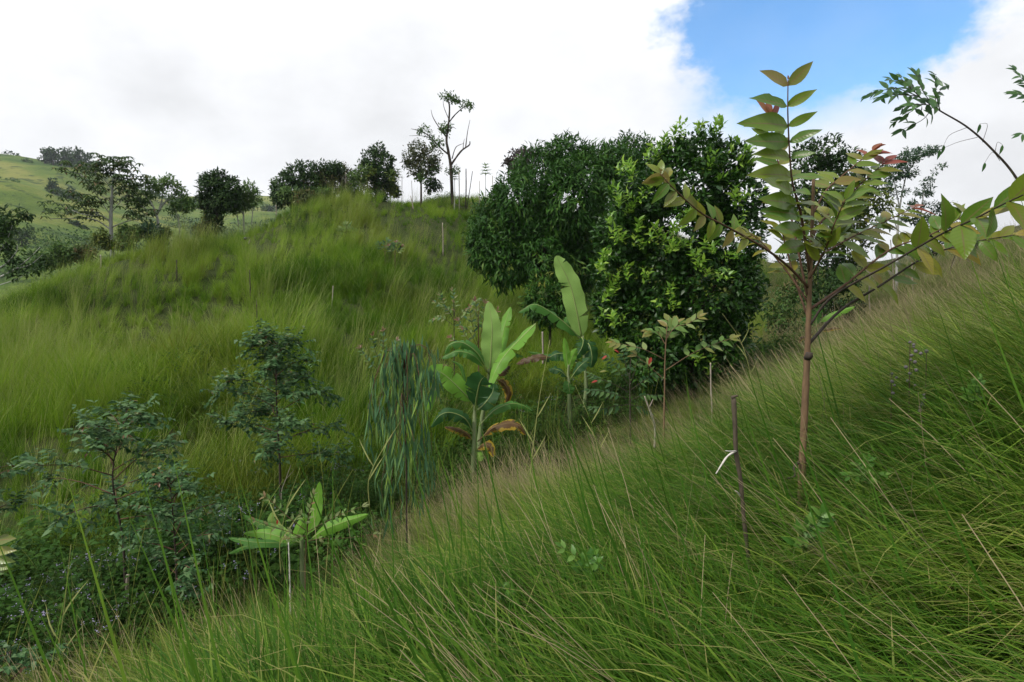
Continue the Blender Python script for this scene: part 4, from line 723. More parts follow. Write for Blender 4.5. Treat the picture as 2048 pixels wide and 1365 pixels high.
banana('low banana seedling with bright broad leaves down in the grass near a thin pale stick', 6.3, [[(603, 1085, 0), (604, 1070, 0)]], [
    ([c2(960, 760), c2(1060, 560, .05), c2(1090, 360, .1), c2(1108, 172, .12)], 20, (-.1, -1, .1), B_bright, .15, 0), ([c2(930, 780), c2(880, 720, -.1), c2(920, 610, -.1), c2(978, 525, -.1)], 22, FRONT, B_bright, .3, 0),
    ([c2(920, 790), c2(760, 745, -.1), c2(560, 690, -.1), c2(340, 692, -.1)], 23, (0, -.65, .75), B_bright, .45, 1), ([c2(900, 800), c2(680, 790, -.3), c2(430, 780, -.4), c2(185, 738, -.4)], 17, (0, -.6, .8), B_green, .4, 1), ([c2(870, 810), c2(600, 800, -.2), c2(380, 820, -.3), c2(185, 900, -.3)], 13, (0, -.6, .8), B_green, .4, 1),
    ([c2(900, 780), c2(620, 640, .2), c2(480, 580, .3), c2(335, 508, .3)], 17, (0, -.6, .8), B_green, .4, 1), ([c2(960, 800), c2(1150, 660, -.1), c2(1350, 580, -.15), c2(1600, 500, -.2)], 26, (0, -.8, .6), B_bright, .7, 2), ([c2(920, 770), c2(700, 640, .3), c2(620, 560, .3), c2(650, 470, .3)], 16, FRONT, B_pale, .3, 0)], .03, bpx=(603, 1100))
def c1(x, y, z=0.): return (1480 + x / 4.096, 480 + y / 4.096, z)
banana('banana plant showing only a bright leaf and a dead one behind the tan sapling stem', 15.5, [[(1636, 672, 0), (1637, 655, 0)]], [
    ([c1(640, 690), c1(720, 630, -.1), c1(830, 585, -.1), c1(942, 545, -.1)], 15, (-.3, -.7, .65), B_bright, .5, 2), ([c1(630, 700), c1(625, 660, .1), c1(640, 610, .1), c1(670, 570, .1)], 20, FRONT, B_green, .3, 1), ([c1(630, 720), c1(580, 670, 0), c1(540, 650, 0), c1(505, 650, 0)], 12, UPF, B_green, .5, 1),
    ([c1(640, 740), c1(700, 735, -.1), c1(780, 720, -.1), c1(838, 728, -.1)], 10, UPF, B_dead, .7, 2, 'dead yellow brown leaf'), ([c1(620, 750), c1(560, 790, -.1), c1(510, 800, -.1), c1(480, 850, -.1)], 11, UPF, B_dead, .7, 2, 'dead yellow brown leaf')], .06, bpx=(1636, 700))
# ================================================================== trees
def crown_cloud(blobs, d, n, L_, asp, droop=.25, clus=6, spread=.9, seed=0, hollow=.62, flat=1., up=.35):
    """leaf sprays over the outer shell of overlapping rounded clumps; blobs: (px, py, radius px[, extra depth])"""
    r = np.random.default_rng(seed); C = np.array([P(b[0], b[1], d + (b[3] if len(b) > 3 else r.normal(0, b[2] * d / F * .35))) for b in blobs]); Rr = np.array([b[2] * d / F for b in blobs])
    k = r.choice(len(C), n, p=Rr ** 2 / (Rr ** 2).sum()); u = unit(r.normal(0, 1, (n, 3))); rad = Rr[k] * (hollow + (1.06 - hollow) * r.random(n) ** .6)
    lump = 1 + .16 * np.sin(u[:, 0] * 5 + k) * np.sin(u[:, 1] * 6 + 2 * k) * np.sin(u[:, 2] * 5 + k)
    p = C[k] + u * (rad * lump)[:, None] * np.array([1, 1, flat])
    ins = np.zeros(n, bool)
    for c, R0 in zip(C, Rr): ins |= (np.linalg.norm((p - c) / np.array([1, 1, flat]), axis=1) < R0 * hollow * .9)
    p, u, k = p[~ins], u[~ins], k[~ins]; n = len(p); cl = r.random(n)
    pos = np.repeat(p, clus, 0) + r.normal(0, L_ * .35, (n * clus, 3)); uu = np.repeat(u, clus, 0)
    dr = uu * .7 + r.normal(0, spread, (n * clus, 3)) * .8 + np.array([0, 0, up - droop * 2]); nn = uu * .6 + UPV * .7 + r.normal(0, .35, (n * clus, 3))
    ln = L_ * r.uniform(.65, 1.25, n * clus); return pos, dr, nn, ln, ln * asp, np.clip(np.repeat(cl, clus) * .7 + r.random(n * clus) * .3, 0, 1), droop
def crown(t, mat_, *a, extra=None, name='crown', **k):
    pos, dr, nn, ln, wd, rn, dp = crown_cloud(*a, **k); V, Fs, R = leaf_cloud(pos, dr, nn, ln, wd, rn, .15, dp * .5)
    return tag(part(name, t, V, Fs, mat_, dict(rnd=R)), kind='stuff')
def limbs(t, d, paths, mat_, name='limb', parent=None):
    for (pts, r0, r1) in paths:
        q = [P(p[0], p[1], d + (p[2] if len(p) > 2 else 0)) for p in pts]; v, f = tube(q, r0, r1, 6, max(6, 5 * len(pts)), .06); part(name, t, v, f, mat_, parent=parent)
def tree(name, label, cat, d, bpx, trunk, r0, crowns, bark, branches=(), group=None, sink=True):
    """crowns: list of (material, blobs, n, leaf length, aspect, options)"""
    b = P(*bpx, d); b[2] = gz(b[0], b[1]) if sink else float(FZ(b[0], b[1])[0]); t = thing(name, label, cat, b, group)
    if trunk:
        q = [b - [0, 0, .15]] + [P(p[0], p[1], d + (p[2] if len(p) > 2 else 0)) for p in trunk]; v, f = tube(q, r0, r0 * .35, 8, 6 * len(q), .05); part('trunk', t, v, f, bark)
    limbs(t, d, branches, bark, 'branch')
    for i, c in enumerate(crowns): crown(t, c[0], c[1], d, c[2], c[3], c[4], seed=int(abs(bpx[0]) * 3 + i), **(c[5] if len(c) > 5 else {}))
    return t
A_mango = leaf_mat('mango_leaf', [(0, (.013, .052, .006)), (.5, (.026, .085, .010)), (.85, (.048, .125, .014)), (1, (.10, .17, .025))], .55, .18, .2, 'attr')
A_citrus = leaf_mat('citrus_leaf', [(0, (.009, .036, .004)), (.5, (.019, .068, .006)), (.85, (.045, .125, .011)), (1, (.10, .20, .018))], .45, .35, .18, 'attr')
O_citrus = leaf_mat('citrus_leaf_single', [(0, (.012, .045, .012)), (.7, (.026, .082, .018)), (1, (.06, .14, .028))], .32, .55, .22)
O_shoot = leaf_mat('new_citrus_leaf', [(0, (.13, .28, .022)), (.5, (.2, .38, .035)), (1, (.34, .5, .07))], .38, .5, .4)
A_shoot = leaf_mat('new_citrus_foliage', [(0, (.11, .25, .02)), (.5, (.18, .36, .03)), (1, (.32, .48, .06))], .38, .5, .4, 'attr')
A_dark = leaf_mat('dark_tree_leaf', [(0, (.013, .038, .009)), (.6, (.026, .062, .013)), (1, (.06, .11, .02))], .62, .18, .2, 'attr')
A_mid = leaf_mat('mid_green_leaf', [(0, (.03, .075, .018)), (.6, (.06, .125, .026)), (1, (.13, .20, .045))], .6, .2, .28, 'attr')
A_light = leaf_mat('light_tree_leaf', [(0, (.06, .12, .03)), (.6, (.10, .18, .045)), (1, (.19, .26, .08))], .6, .2, .3, 'attr')
A_brown = leaf_mat('brownish_leaf', [(0, (.032, .048, .016)), (.5, (.055, .078, .024)), (.85, (.09, .085, .034)), (1, (.14, .09, .045))], .55, .3, .25, 'attr')
A_purple = leaf_mat('dusky_purple_leaf', [(0, (.035, .028, .026)), (.6, (.06, .045, .04)), (1, (.09, .075, .05))], .55, .3, .2, 'attr')
A_yel = leaf_mat('yellowish_leaf', [(0, (.03, .06, .012)), (.5, (.07, .115, .018)), (.9, (.16, .18, .025)), (1, (.30, .26, .03))], .6, .2, .3, 'attr')
A_feath = leaf_mat('feathery_leaf', [(0, (.02, .055, .03)), (.6, (.04, .09, .04)), (1, (.08, .14, .055))], .6, .2, .25, 'attr')
A_rust = leaf_mat('rusty_leaf', [(0, (.04, .07, .02)), (.6, (.08, .11, .03)), (.9, (.16, .10, .04)), (1, (.22, .09, .05))], .6, .2, .25, 'attr')
# mango trees
tree('mango_tree', 'large rounded mango tree with dense drooping dark leaves, left neighbour of the bright tipped citrus tree'.replace('left neighbour of', 'standing behind'), 'tree', 22.5, (1095, 648), [(1095, 590), (1090, 520), (1100, 440)], .2,
     [(A_mango, [(1130, 328, 46), (1080, 356, 55), (1190, 348, 50), (1150, 401, 75), (1045, 406, 55), (1005, 452, 58), (1085, 469, 72), (1175, 469, 60), (982, 496, 40, -.4), (1012, 529, 40, -.5), (1090, 519, 52, -.6), (1150, 534, 45), (1225, 341, 42), (1120, 311, 27), (1235, 404, 62), (1165, 311, 22), (965, 474, 26)], 5200, .30, .23, dict(droop=.42, clus=8, spread=.75, hollow=.7))], BARK_dark,
     [([(1092, 520), (1050, 470), (1010, 450)], .09, .03), ([(1093, 510), (1140, 450), (1190, 420)], .09, .03), ([(1095, 560), (1070, 530), (1030, 520)], .07, .02), ([(1100, 440), (1120, 370), (1130, 330)], .08, .02)])
tree('mango_tree', 'domed mango tree top showing between the large mango and the citrus tree against the sky', 'tree', 28, (1262, 585), [(1262, 480), (1265, 340)], .2,
     [(A_mango, [(1265, 300, 30), (1240, 320, 38), (1292, 328, 40), (1265, 340, 50), (1220, 345, 30), (1300, 370, 50)], 1100, .3, .24, dict(droop=.42, clus=8, spread=.75))], BARK_dark)
tree('mango_shrub', 'low bushy mango shrub with yellowish leaf tips under the big mango tree', 'shrub', 19, (1100, 668), [(1100, 630), (1098, 590)], .06,
     [(A_mango, [(1085, 590, 26), (1110, 600, 28), (1095, 620, 30), (1070, 610, 18), (1130, 625, 22)], 380, .27, .22, dict(droop=.35, clus=7)), (A_yel, [(1090, 580, 24), (1115, 595, 22), (1080, 605, 18)], 40, .22, .24, dict(droop=.25, clus=6, hollow=.9))], BARK_dark)
# citrus tree with bright new shoots
def citrus():
    d = 14.2; bl_ = [(1402, 304, 36), (1347, 326, 33), (1450, 330, 42), (1385, 370, 78), (1300, 385, 52), (1465, 395, 56), (1255, 405, 36), (1350, 470, 92), (1245, 470, 50), (1450, 480, 72), (1235, 545, 46), (1310, 555, 82), (1415, 575, 92), (1480, 585, 46), (1232, 610, 44), (1300, 650, 74), (1395, 672, 84), (1455, 680, 44), (1380, 728, 54), (1310, 720, 54), (1228, 640, 32), (1420, 728, 40)]
    r0_ = np.random.default_rng(90); blobs = [(*b, float(r0_.normal(0, b[2] * d / F * .3))) for b in bl_]
    t = tree('citrus_tree', 'big glossy dark citrus tree with bright yellow green new shoots', 'tree', d, (1388, 802), [(1388, 740), (1385, 650), (1380, 560), (1390, 450)], .12, [(A_citrus, blobs, 7600, .16, .48, dict(droop=.15, clus=6, spread=1.0, hollow=.66)), (A_shoot, [b for b in blobs if b[0] + .35 * b[1] < 1535], 34, .15, .42, dict(droop=.0, clus=9, spread=.6, hollow=1.0, up=.9)), (A_shoot, [b for b in blobs if b[1] < 335], 40, .15, .42, dict(droop=.0, clus=9, spread=.6, hollow=1.0, up=.9))], BARK_dark,
             [([(1386, 700), (1340, 620), (1290, 560)], .06, .02), ([(1384, 650), (1430, 570), (1460, 500)], .06, .02), ([(1382, 560), (1330, 460), (1300, 400)], .05, .015), ([(1410, 805), (1408, 740), (1420, 650)], .07, .03), ([(1368, 800), (1365, 740), (1350, 680)], .06, .03)])
    r = np.random.default_rng(91); n1 = [blade_mesh('citrus_leaf', O_citrus, .46, 4, .2, .15 + .1 * i, 0, .8, 80 + i) for i in range(2)]; n2 = [blade_mesh('new_leaf', O_shoot, .42, 4, .25, .12 + .1 * i, 0, .8, 84 + i) for i in range(2)]
    C = np.array([P(b[0], b[1], d + b[3]) for b in blobs]); Rr = np.array([b[2] * d / F for b in blobs])
    shoots = [(1350, 278), (1432, 262), (1400, 262), (1330, 292), (1300, 330), (1312, 312), (1250, 348), (1236, 408), (1262, 415), (1275, 468), (1350, 468), (1245, 480), (1320, 478), (1470, 412), (1420, 508), (1502, 310), (1228, 580), (1240, 655), (1222, 520), (1258, 430), (1220, 460), (1262, 352), (1365, 500), (1380, 520), (1340, 505), (1205, 545), (1215, 600), (1400, 548), (1440, 255), (1375, 272), (1280, 400), (1500, 340), (1290, 500), (1210, 640), (1350, 590), (1235, 690), (1395, 720), (1420, 740), (1480, 450), (1445, 560), (1500, 400), (1380, 430), (1460, 520), (1330, 620), (1290, 560), (1420, 330), (1250, 560)]
    no = 0; ex = []
    for i, (x, y) in enumerate(shoots):
        # forward surface of the crown on this line of sight
        best = d
        for c, R0 in zip(C, Rr):
            p = P(x, y, c[1]); o_ = math.hypot(p[0] - c[0], p[2] - c[2])
            if o_ < R0: best = min(best, c[1] - math.sqrt(R0 * R0 - o_ * o_))
        p = P(x, y, best - .3); big = 8 if i < 28 else 5
        for s_ in range(4):
            ax = unit(np.array([r.normal(0, .45), -.35 + r.normal(0, .3), 1.0 + r.normal(0, .2)])); q0 = p + r.normal(0, .08, 3); Ls = r.uniform(.16, .32)
            for k in range(big):
                f = k / big; a = k * 2.4; sd = unit(np.cross(ax, [math.cos(a), math.sin(a), .2])); dd = ax * (.45 + .5 * f) + sd * (1 - .4 * f); pos = q0 + ax * Ls * f
                if s_ == 0 and no < 230: add_leaf(t, t, n2[k % 2], pos, dd, ax + r.normal(0, .3, 3), r.uniform(.15, .22), label='bright yellow green new leaf'); no += 1
                else: ex.append((pos, dd, ax + r.normal(0, .3, 3), r.uniform(.13, .20)))
    e = list(zip(*ex)); L4 = np.array(e[3]); V, Fs, R = leaf_cloud(np.array(e[0]), np.array(e[1]), np.array(e[2]), L4, L4 * .42, r.random(len(ex))); tag(part('new_foliage', t, V, Fs, A_shoot, dict(rnd=R)), kind='stuff')
    while no < 298:
        k = r.choice(len(C), p=Rr ** 2 / (Rr ** 2).sum()); u = unit(r.normal(0, 1, 3)); u[1] = -abs(u[1]); p = C[k] + u * Rr[k] * 1.06
        if (np.linalg.norm(C - p, axis=1) < Rr * .98).any(): continue
        add_leaf(t, t, n1[no % 2], p, u * .6 + r.normal(0, .6, 3), u + UPV + r.normal(0, .3, 3), r.uniform(.13, .18)); no += 1
citrus()
# trees on the bench behind
tree('dense_tree', 'dark tree with yellowing lower leaves and pale slim trunks behind the tan sapling', 'tree', 23, (1650, 660), [(1652, 600), (1655, 480), (1650, 380)], .07,
     [(A_dark, [(1650, 302, 30), (1618, 322, 30), (1690, 335, 34), (1645, 370, 46), (1700, 385, 46), (1600, 400, 34)], 900, .2, .42, dict(clus=6)), (A_yel, [(1660, 430, 56), (1728, 430, 46), (1620, 460, 40), (1690, 490, 42), (1745, 400, 30)], 900, .18, .45, dict(clus=6, droop=.3)), (A_dark, [(1645, 540, 40), (1600, 500, 34), (1690, 545, 34), (1610, 580, 26)], 420, .18, .4, dict(clus=6, hollow=.4))], BARK_grey,
     [([(1640, 655), (1636, 560), (1640, 460)], .04, .02), ([(1662, 655), (1670, 560), (1690, 470)], .04, .02), ([(1650, 640), (1625, 560), (1610, 470)], .03, .015)])
tree('feathery_tree', 'feathery tree with flat layered sprays against the white cloud', 'tree', 26, (1795, 560), [(1795, 470), (1802, 400), (1815, 340)], .06,
     [(A_feath, [(1850, 302, 18), (1825, 312, 24), (1790, 330, 24), (1785, 352, 22), (1815, 345, 18), (1770, 375, 18), (1800, 385, 16), (1868, 300, 10), (1760, 350, 16)], 420, .15, .4, dict(clus=6, flat=.45, hollow=.4))], BARK_grey, [([(1800, 420), (1790, 370), (1785, 345)], .03, .01), ([(1812, 350), (1830, 325), (1850, 305)], .03, .01), ([(1797, 470), (1780, 410), (1765, 372)], .03, .01)])
tree('feathery_tree', 'open feathery tree with wispy top sprig, beyond the red tipped branches', 'tree', 27, (1852, 556), [(1848, 480), (1842, 430), (1850, 370)], .05,
     [(A_feath, [(1880, 333, 7), (1872, 345, 5), (1855, 362, 12), (1850, 382, 16), (1832, 410, 16), (1870, 415, 18), (1890, 408, 12), (1845, 440, 18), (1880, 440, 16), (1900, 425, 12), (1818, 435, 14)], 320, .15, .4, dict(clus=6, flat=.5, hollow=.4))], BARK_grey, [([(1845, 450), (1865, 420), (1880, 405)], .02, .01), ([(1850, 375), (1865, 350), (1880, 335)], .015, .006), ([(1845, 460), (1830, 430), (1825, 415)], .02, .01)])
tree('dense_bush', 'dark bush on the rise behind the spreading branches of the tan sapling', 'bush', 27.5, (1920, 530), [(1920, 490)], .05, [(A_dark, [(1905, 450, 26), (1930, 462, 24), (1880, 470, 26), (1955, 478, 16), (1860, 490, 22), (1840, 500, 20)], 420, .16, .45, dict(clus=6)), (A_rust, [(1870, 462, 14), (1850, 470, 12)], 50, .15, .45)], BARK_dark)
tree('young_tree', 'small dark green tree with rusty new leaves between citrus tree and tan stem', 'tree', 18.5, (1565, 702), [(1563, 660), (1565, 610)], .035,
     [(A_mid, [(1562, 640, 24), (1545, 620, 22), (1585, 615, 24), (1570, 595, 22), (1540, 650, 16), (1595, 640, 18)], 230, .15, .42, dict(clus=5, hollow=.4)), (A_rust, [(1590, 575, 16), (1600, 560, 12), (1575, 580, 12)], 50, .14, .42, dict(clus=5, hollow=.4))], BARK_dark, [([(1563, 670), (1550, 650), (1540, 640)], .015, .006), ([(1564, 668), (1580, 640), (1590, 625)], .015, .006)])
tree('dense_bush', 'shadowy bush filling the gap under the yellowing tree', 'bush', 21, (1668, 668), [(1668, 630)], .04, [(A_dark, [(1660, 600, 30), (1690, 590, 28), (1640, 620, 24), (1705, 620, 20), (1668, 570, 24)], 380, .16, .45, dict(clus=6))], BARK_dark)
for i, (x, y0, y1, lab) in enumerate([(1790, 610, 480, 'pale thin dead stem leaning among the grass on the rise'), (1828, 596, 500, 'short pale dead stem behind the lower branches'), (1742, 640, 520, 'pale thin stem by the edge of the yellowing tree'), (1905, 580, 500, 'dark dead stem standing near the bush on the rise')]):
    b = P(x, y0, 22.5); b[2] = gz(b[0], b[1]); t = thing('dead_sapling', lab, 'dead sapling', b, 'dead saplings on the rise'); v, f = tube([b, P(x - 4, (y0 + y1) / 2, 22.5), P(x - 9 + 6 * i, y1, 22.5)], .03, .012, 6, 12, .1); part('stem', t, v, f, WOOD_dry if i < 3 else BARK_dark); v, f = tube([P(x - 4, (y0 + y1) / 2, 22.5), P(x + 9, (y0 + y1) / 2 - 26, 22.5)], .012, .005, 5, 6); part('twig', t, v, f, WOOD_dry)
# trees along the grassy crest
HG = 'trees along the grassy crest'
tree('columnar_tree', 'dark upright bushy tree alone at the shoulder of the grassy hill', 'tree', 30, (430, 470), [(432, 440), (435, 380)], .1, [(A_dark, [(425, 372, 22), (410, 362, 9), (440, 365, 18), (463, 368, 13), (472, 378, 10), (432, 400, 28), (455, 398, 20), (425, 430, 17), (430, 452, 14), (405, 400, 12), (470, 405, 10), (418, 350, 6), (445, 349, 6)], 1150, .2, .42, dict(clus=6, hollow=.5)), (A_yel, [(402, 402, 8), (415, 440, 10)], 30, .2, .4)], BARK_dark, group=HG)
tree('dense_bush', 'little brownish bush at the foot of the dark upright tree', 'bush', 29.5, (404, 478), None, .03, [(A_brown, [(398, 462, 10), (410, 456, 9), (415, 468, 9)], 130, .16, .45)], BARK_dark)
tree('light_tree', 'slender light green tree with whorled leaves right after the dark upright tree'.replace('right after', 'next to'), 'tree', 31, (488, 455), [(487, 420), (492, 395)], .05, [(A_light, [(497, 382, 14), (482, 392, 12), (512, 390, 10), (490, 405, 12), (505, 405, 8)], 210, .24, .3, dict(clus=6, droop=.35, hollow=.4)), (A_mid, [(475, 408, 12), (468, 420, 9)], 80, .2, .35, dict(hollow=.4))], BARK_grey, [([(487, 430), (478, 415), (470, 408)], .03, .01), ([(489, 415), (505, 400), (510, 392)], .03, .01), ([(478, 455), (474, 430), (470, 415)], .03, .015), ([(503, 450), (505, 425), (504, 405)], .03, .015)], group=HG)
tree('dense_tree', 'dark round headed tree at the start of the row along the crest', 'tree', 35, (592, 410), [(592, 380)], .12, [(A_dark, [(575, 375, 26), (592, 352, 21), (608, 342, 16), (562, 392, 18), (615, 368, 22), (590, 390, 24), (556, 380, 12)], 800, .22, .42, dict(clus=6))], BARK_dark, group=HG)
tree('light_bush', 'pale green broad leaved bush in front of the dark round tree on the crest', 'bush', 34, (577, 402), None, .03, [(A_light, [(573, 385, 9), (585, 390, 8), (566, 392, 6)], 60, .3, .35, dict(droop=.35))], BARK_dark)
tree('dense_tree', 'tree with mixed rusty and green leaves, second in the row along the crest', 'tree', 36, (642, 400), [(642, 370)], .09, [(A_dark, [(640, 344, 17), (662, 340, 12), (676, 338, 9)], 250, .22, .42), (A_rust, [(632, 368, 20), (650, 362, 18), (622, 380, 14), (660, 380, 14)], 330, .2, .42, dict(hollow=.45))], BARK_dark, group=HG)
tree('dense_tree', 'dusky tree behind the tall bare stake on the crest', 'tree', 37.5, (684, 390), [(684, 365)], .09, [(A_brown, [(685, 347, 17), (678, 368, 16), (698, 362, 14), (690, 380, 12)], 320, .2, .42), (A_dark, [(672, 340, 14), (660, 352, 12)], 120, .2, .42)], BARK_dark, group=HG)
tree('dense_tree', 'tall dark leafy tree with a few yellow leaves, middle of the crest row', 'tree', 37, (752, 388), [(752, 360), (752, 320)], .12, [(A_dark, [(756, 303, 13), (748, 320, 20), (768, 330, 20), (740, 340, 20), (760, 350, 26), (778, 355, 14), (738, 362, 18), (768, 370, 18), (726, 325, 7)], 900, .22, .42, dict(clus=6)), (A_yel, [(760, 350, 26), (776, 368, 12)], 28, .25, .4, dict(hollow=.95))], BARK_dark, [([(756, 388), (764, 372), (772, 362)], .05, .02)], group=HG)
tree('light_bush', 'yellow green shrub leaning on the tall dark tree of the crest row', 'bush', 36, (722, 388), [(722, 360)], .03, [(A_light, [(722, 350, 13), (732, 340, 9), (715, 362, 10), (705, 350, 7)], 130, .24, .4, dict(hollow=.4)), (A_yel, [(742, 348, 9), (786, 350, 9)], 40, .22, .4, dict(hollow=.4))], BARK_dark, group=HG)
tree('dense_tree', 'brownish round crowned tree leaning against the tall sparse tree', 'tree', 37, (842, 388), [(842, 360), (840, 325)], .08, [(A_brown, [(838, 300, 20), (822, 315, 16), (862, 312, 18), (848, 330, 24), (828, 335, 16), (872, 330, 12), (812, 322, 9)], 520, .2, .42, dict(clus=5, hollow=.45)), (A_mid, [(865, 335, 14), (850, 355, 12), (838, 352, 10)], 110, .2, .42, dict(hollow=.4))], BARK_dark, [([(842, 365), (828, 345), (820, 325)], .04, .015), ([(842, 360), (855, 340), (865, 320)], .04, .015)], group=HG)
tree('dense_bush', 'small dark bush beneath the brownish tree on the crest', 'bush', 37.5, (869, 385), None, .03, [(A_dark, [(866, 368, 9), (874, 374, 8), (858, 376, 7)], 110, .2, .42)], BARK_dark)
tree('tall_sparse_tree', 'tallest tree of the crest, thin and half bare with tufts of leaves at the top', 'tree', 38, (905, 388), [(902, 340), (897, 305), (893, 280), (897, 250), (899, 215), (895, 198)], .12,
     [(A_mid, [(890, 193, 9), (902, 196, 9), (912, 200, 8), (925, 211, 9), (938, 212, 8), (895, 253, 9), (885, 256, 7), (848, 258, 8), (840, 262, 6), (858, 270, 8), (866, 283, 9), (878, 286, 10), (890, 262, 8), (862, 296, 8), (898, 340, 8), (912, 338, 9)], 260, .2, .42, dict(clus=5, hollow=.3, flat=.7))], BARK_dark,
     [([(902, 330), (922, 303), (938, 291), (940, 283)], .075, .03), ([(931, 297), (935, 265), (940, 240)], .04, .012), ([(926, 300), (927, 287), (929, 278)], .03, .01), ([(904, 318), (912, 295), (928, 287)], .04, .01), ([(900, 312), (880, 295), (858, 272), (838, 262), (822, 258)], .06, .012), ([(893, 275), (878, 255), (866, 235), (862, 220)], .05, .012), ([(898, 245), (912, 228), (930, 214), (948, 211)], .05, .012), ([(898, 240), (888, 215), (886, 198)], .03, .01), ([(862, 276), (842, 272), (818, 272)], .03, .008), ([(895, 262), (905, 255), (912, 258)], .03, .01)], group=HG)
tree('dense_tree', 'dusky purple brown tree peeping over the shoulder of the big mango', 'tree', 33, (1038, 392), [(1038, 350)], .1, [(A_purple, [(1035, 318, 18), (1050, 312, 15), (1020, 328, 10), (1042, 340, 22), (1010, 325, 5), (1060, 325, 20)], 480, .2, .42, dict(clus=6, hollow=.5))], BARK_dark, group=HG)
for (x, y, d, mt, bl, lab) in [(640, 402, 34.5, A_mid, [(632, 388, 13), (648, 386, 12), (660, 391, 10)], 'low green thicket in front of the rusty leaved crest tree'), (700, 400, 35.5, A_dark, [(694, 385, 11), (708, 386, 11), (718, 390, 9)], 'low dark thicket between the tallest grey stake and the leafy crest tree'), (745, 408, 35, A_dark, [(735, 396, 13), (752, 397, 14), (765, 400, 10)], 'flat dark bush sunk in the grass below the dark leafy crest tree'),
    (610, 410, 33.5, A_rust, [(604, 396, 11), (618, 394, 11)], 'rust tinged bush at the left shoulder of the crest row'.replace('left shoulder', 'lower end')), (785, 396, 37, A_yel, [(784, 375, 9), (790, 384, 9)], 'yellowish shrub touching the dark leafy crest tree on its far side'), (1000, 396, 37, A_mid, [(996, 380, 8), (1006, 384, 8)], 'little green bush between the crest and the mango')]:
    tree('dense_bush', lab, 'bush', d, (x, y), None, .03, [(mt, bl, 190, .2, .42, dict(clus=6, hollow=.4))], BARK_dark)
def whorl(t, d, x, y, n, L_, me, r, parent=None, elev=.1):
    c = P(x, y, d) + np.array([0, r.normal(0, .3), 0])
    for k in range(n):
        a = k * 6.283 / n + r.uniform(0, .6); add_leaf(t, parent or t, me, c, np.array([math.cos(a), math.sin(a), elev + r.normal(0, .1)]), UPV, L_ * r.uniform(.8, 1.15))
LM_whorl = leaf_mat('dark_umbrella_leaf', [(0, (.022, .05, .018)), (.6, (.04, .075, .024)), (.9, (.07, .10, .03)), (1, (.14, .07, .03))], .5, .35, .25)
A_umb = leaf_mat('dark_umbrella_foliage', [(0, (.022, .05, .014)), (.6, (.04, .08, .018)), (.9, (.07, .10, .025)), (1, (.12, .07, .03))], .6, .2, .25, 'attr')
wh = blade_mesh('umbrella_leaf', LM_whorl, .36, 4, .2, .5, 0, .9, 95); lf = blade_mesh('plume_leaf', LM_pinn, .22, 4, .2, .35, 0, .9, 96); lfd = blade_mesh('dark_plume_leaf', LM_dkpinn, .22, 4, .2, .4, 0, .9, 97)
def umbrella_tree():
    d = 27.; b = P(226, 520, d); b[2] = gz(b[0], b[1]); r = np.random.default_rng(4); t = thing('pale_trunk_tree', 'open tree with pale smooth trunk and tiers of dark drooping leaf whorls', 'tree', b)
    v, f = tube([b - [0, 0, .2], P(222, 455, d), P(223, 410, d), P(225, 375, d), P(228, 345, d)], .095, .025, 8, 30, .03); part('trunk', t, v, f, BARK_grey); cnt = 0; ex = []
    for pts, r0 in [([(222, 460), (190, 440), (150, 437), (100, 438)], 0.0358), ([(222, 442), (190, 425), (172, 408), (155, 398)], 0.0260), ([(223, 455), (255, 443), (285, 437), (305, 435)], 0.0325), ([(223, 405), (195, 385), (165, 352), (142, 345)], 0.0260), ([(224, 395), (250, 378), (268, 362)], 0.0228), ([(226, 370), (240, 345), (250, 335)], 0.0195), ([(224, 380), (205, 355), (188, 342)], 0.0195), ([(222, 430), (210, 415), (190, 385), (178, 372)], 0.0260), ([(223, 425), (245, 400), (262, 385)], 0.0195), ([(222, 448), (205, 432), (170, 430), (130, 415), (118, 408)], 0.0228), ([(228, 350), (222, 338), (210, 332)], 0.0130)]:
        q = [P(x, y, d + (i * r.normal(0, .25))) for i, (x, y) in enumerate(pts)]; v, f = tube(q, r0, .012, 6, 18, .04); o = part('branch', t, v, f, BARK_grey); p = smooth_path(q, 20)
        for j in list(range(6, 20)) + [19, 19]:
            for w_ in range(2):
                c = p[j] + np.array([r.normal(0, .32), r.normal(0, .4), r.uniform(-.05, .5)]); cnt += 1
                for k in range(7):
                    a = k * .8976 + r.uniform(0, .5); dv = np.array([math.cos(a), math.sin(a), .08]); L_ = r.uniform(.2, .32)
                    if cnt % 8 == 0: add_leaf(t, o, wh, c, dv, UPV, L_)
                    else: ex.append((c, dv, L_))
    e = list(zip(*ex)); L4 = np.array(e[2]); V, Fs, R = leaf_cloud(np.array(e[0]), np.array(e[1]), np.tile(UPV, (len(ex), 1)), L4, L4 * .36, r.random(len(ex)), .1, .5)
    tag(part('foliage', t, V, Fs, A_umb, dict(rnd=R)), kind='stuff')
umbrella_tree()
tree('spreading_tree', 'light crowned spreading tree with slim forked trunk beside the pale trunked tree', 'tree', 28, (318, 500), [(316, 450), (313, 428)], .09,
     [(A_light, [(298, 365, 14), (335, 362, 15), (282, 380, 14), (358, 378, 13), (315, 372, 16), (270, 395, 10), (345, 392, 11), (300, 390, 12)], 330, .17, .4, dict(clus=5, flat=.55, hollow=.3)), (A_mid, [(372, 400, 9), (380, 412, 9), (365, 390, 9), (262, 405, 8), (288, 405, 10), (350, 410, 9), (275, 415, 8)], 160, .17, .4, dict(clus=5, flat=.5, hollow=.3))], BARK_grey,
     [([(313, 430), (332, 402), (355, 382)], .05, .012), ([(313, 428), (300, 402), (285, 388)], .045, .012), ([(314, 433), (290, 417), (262, 402)], .04, .01), ([(317, 425), (325, 392), (320, 368)], .04, .01), ([(330, 405), (350, 395), (375, 400)], .03, .008)])
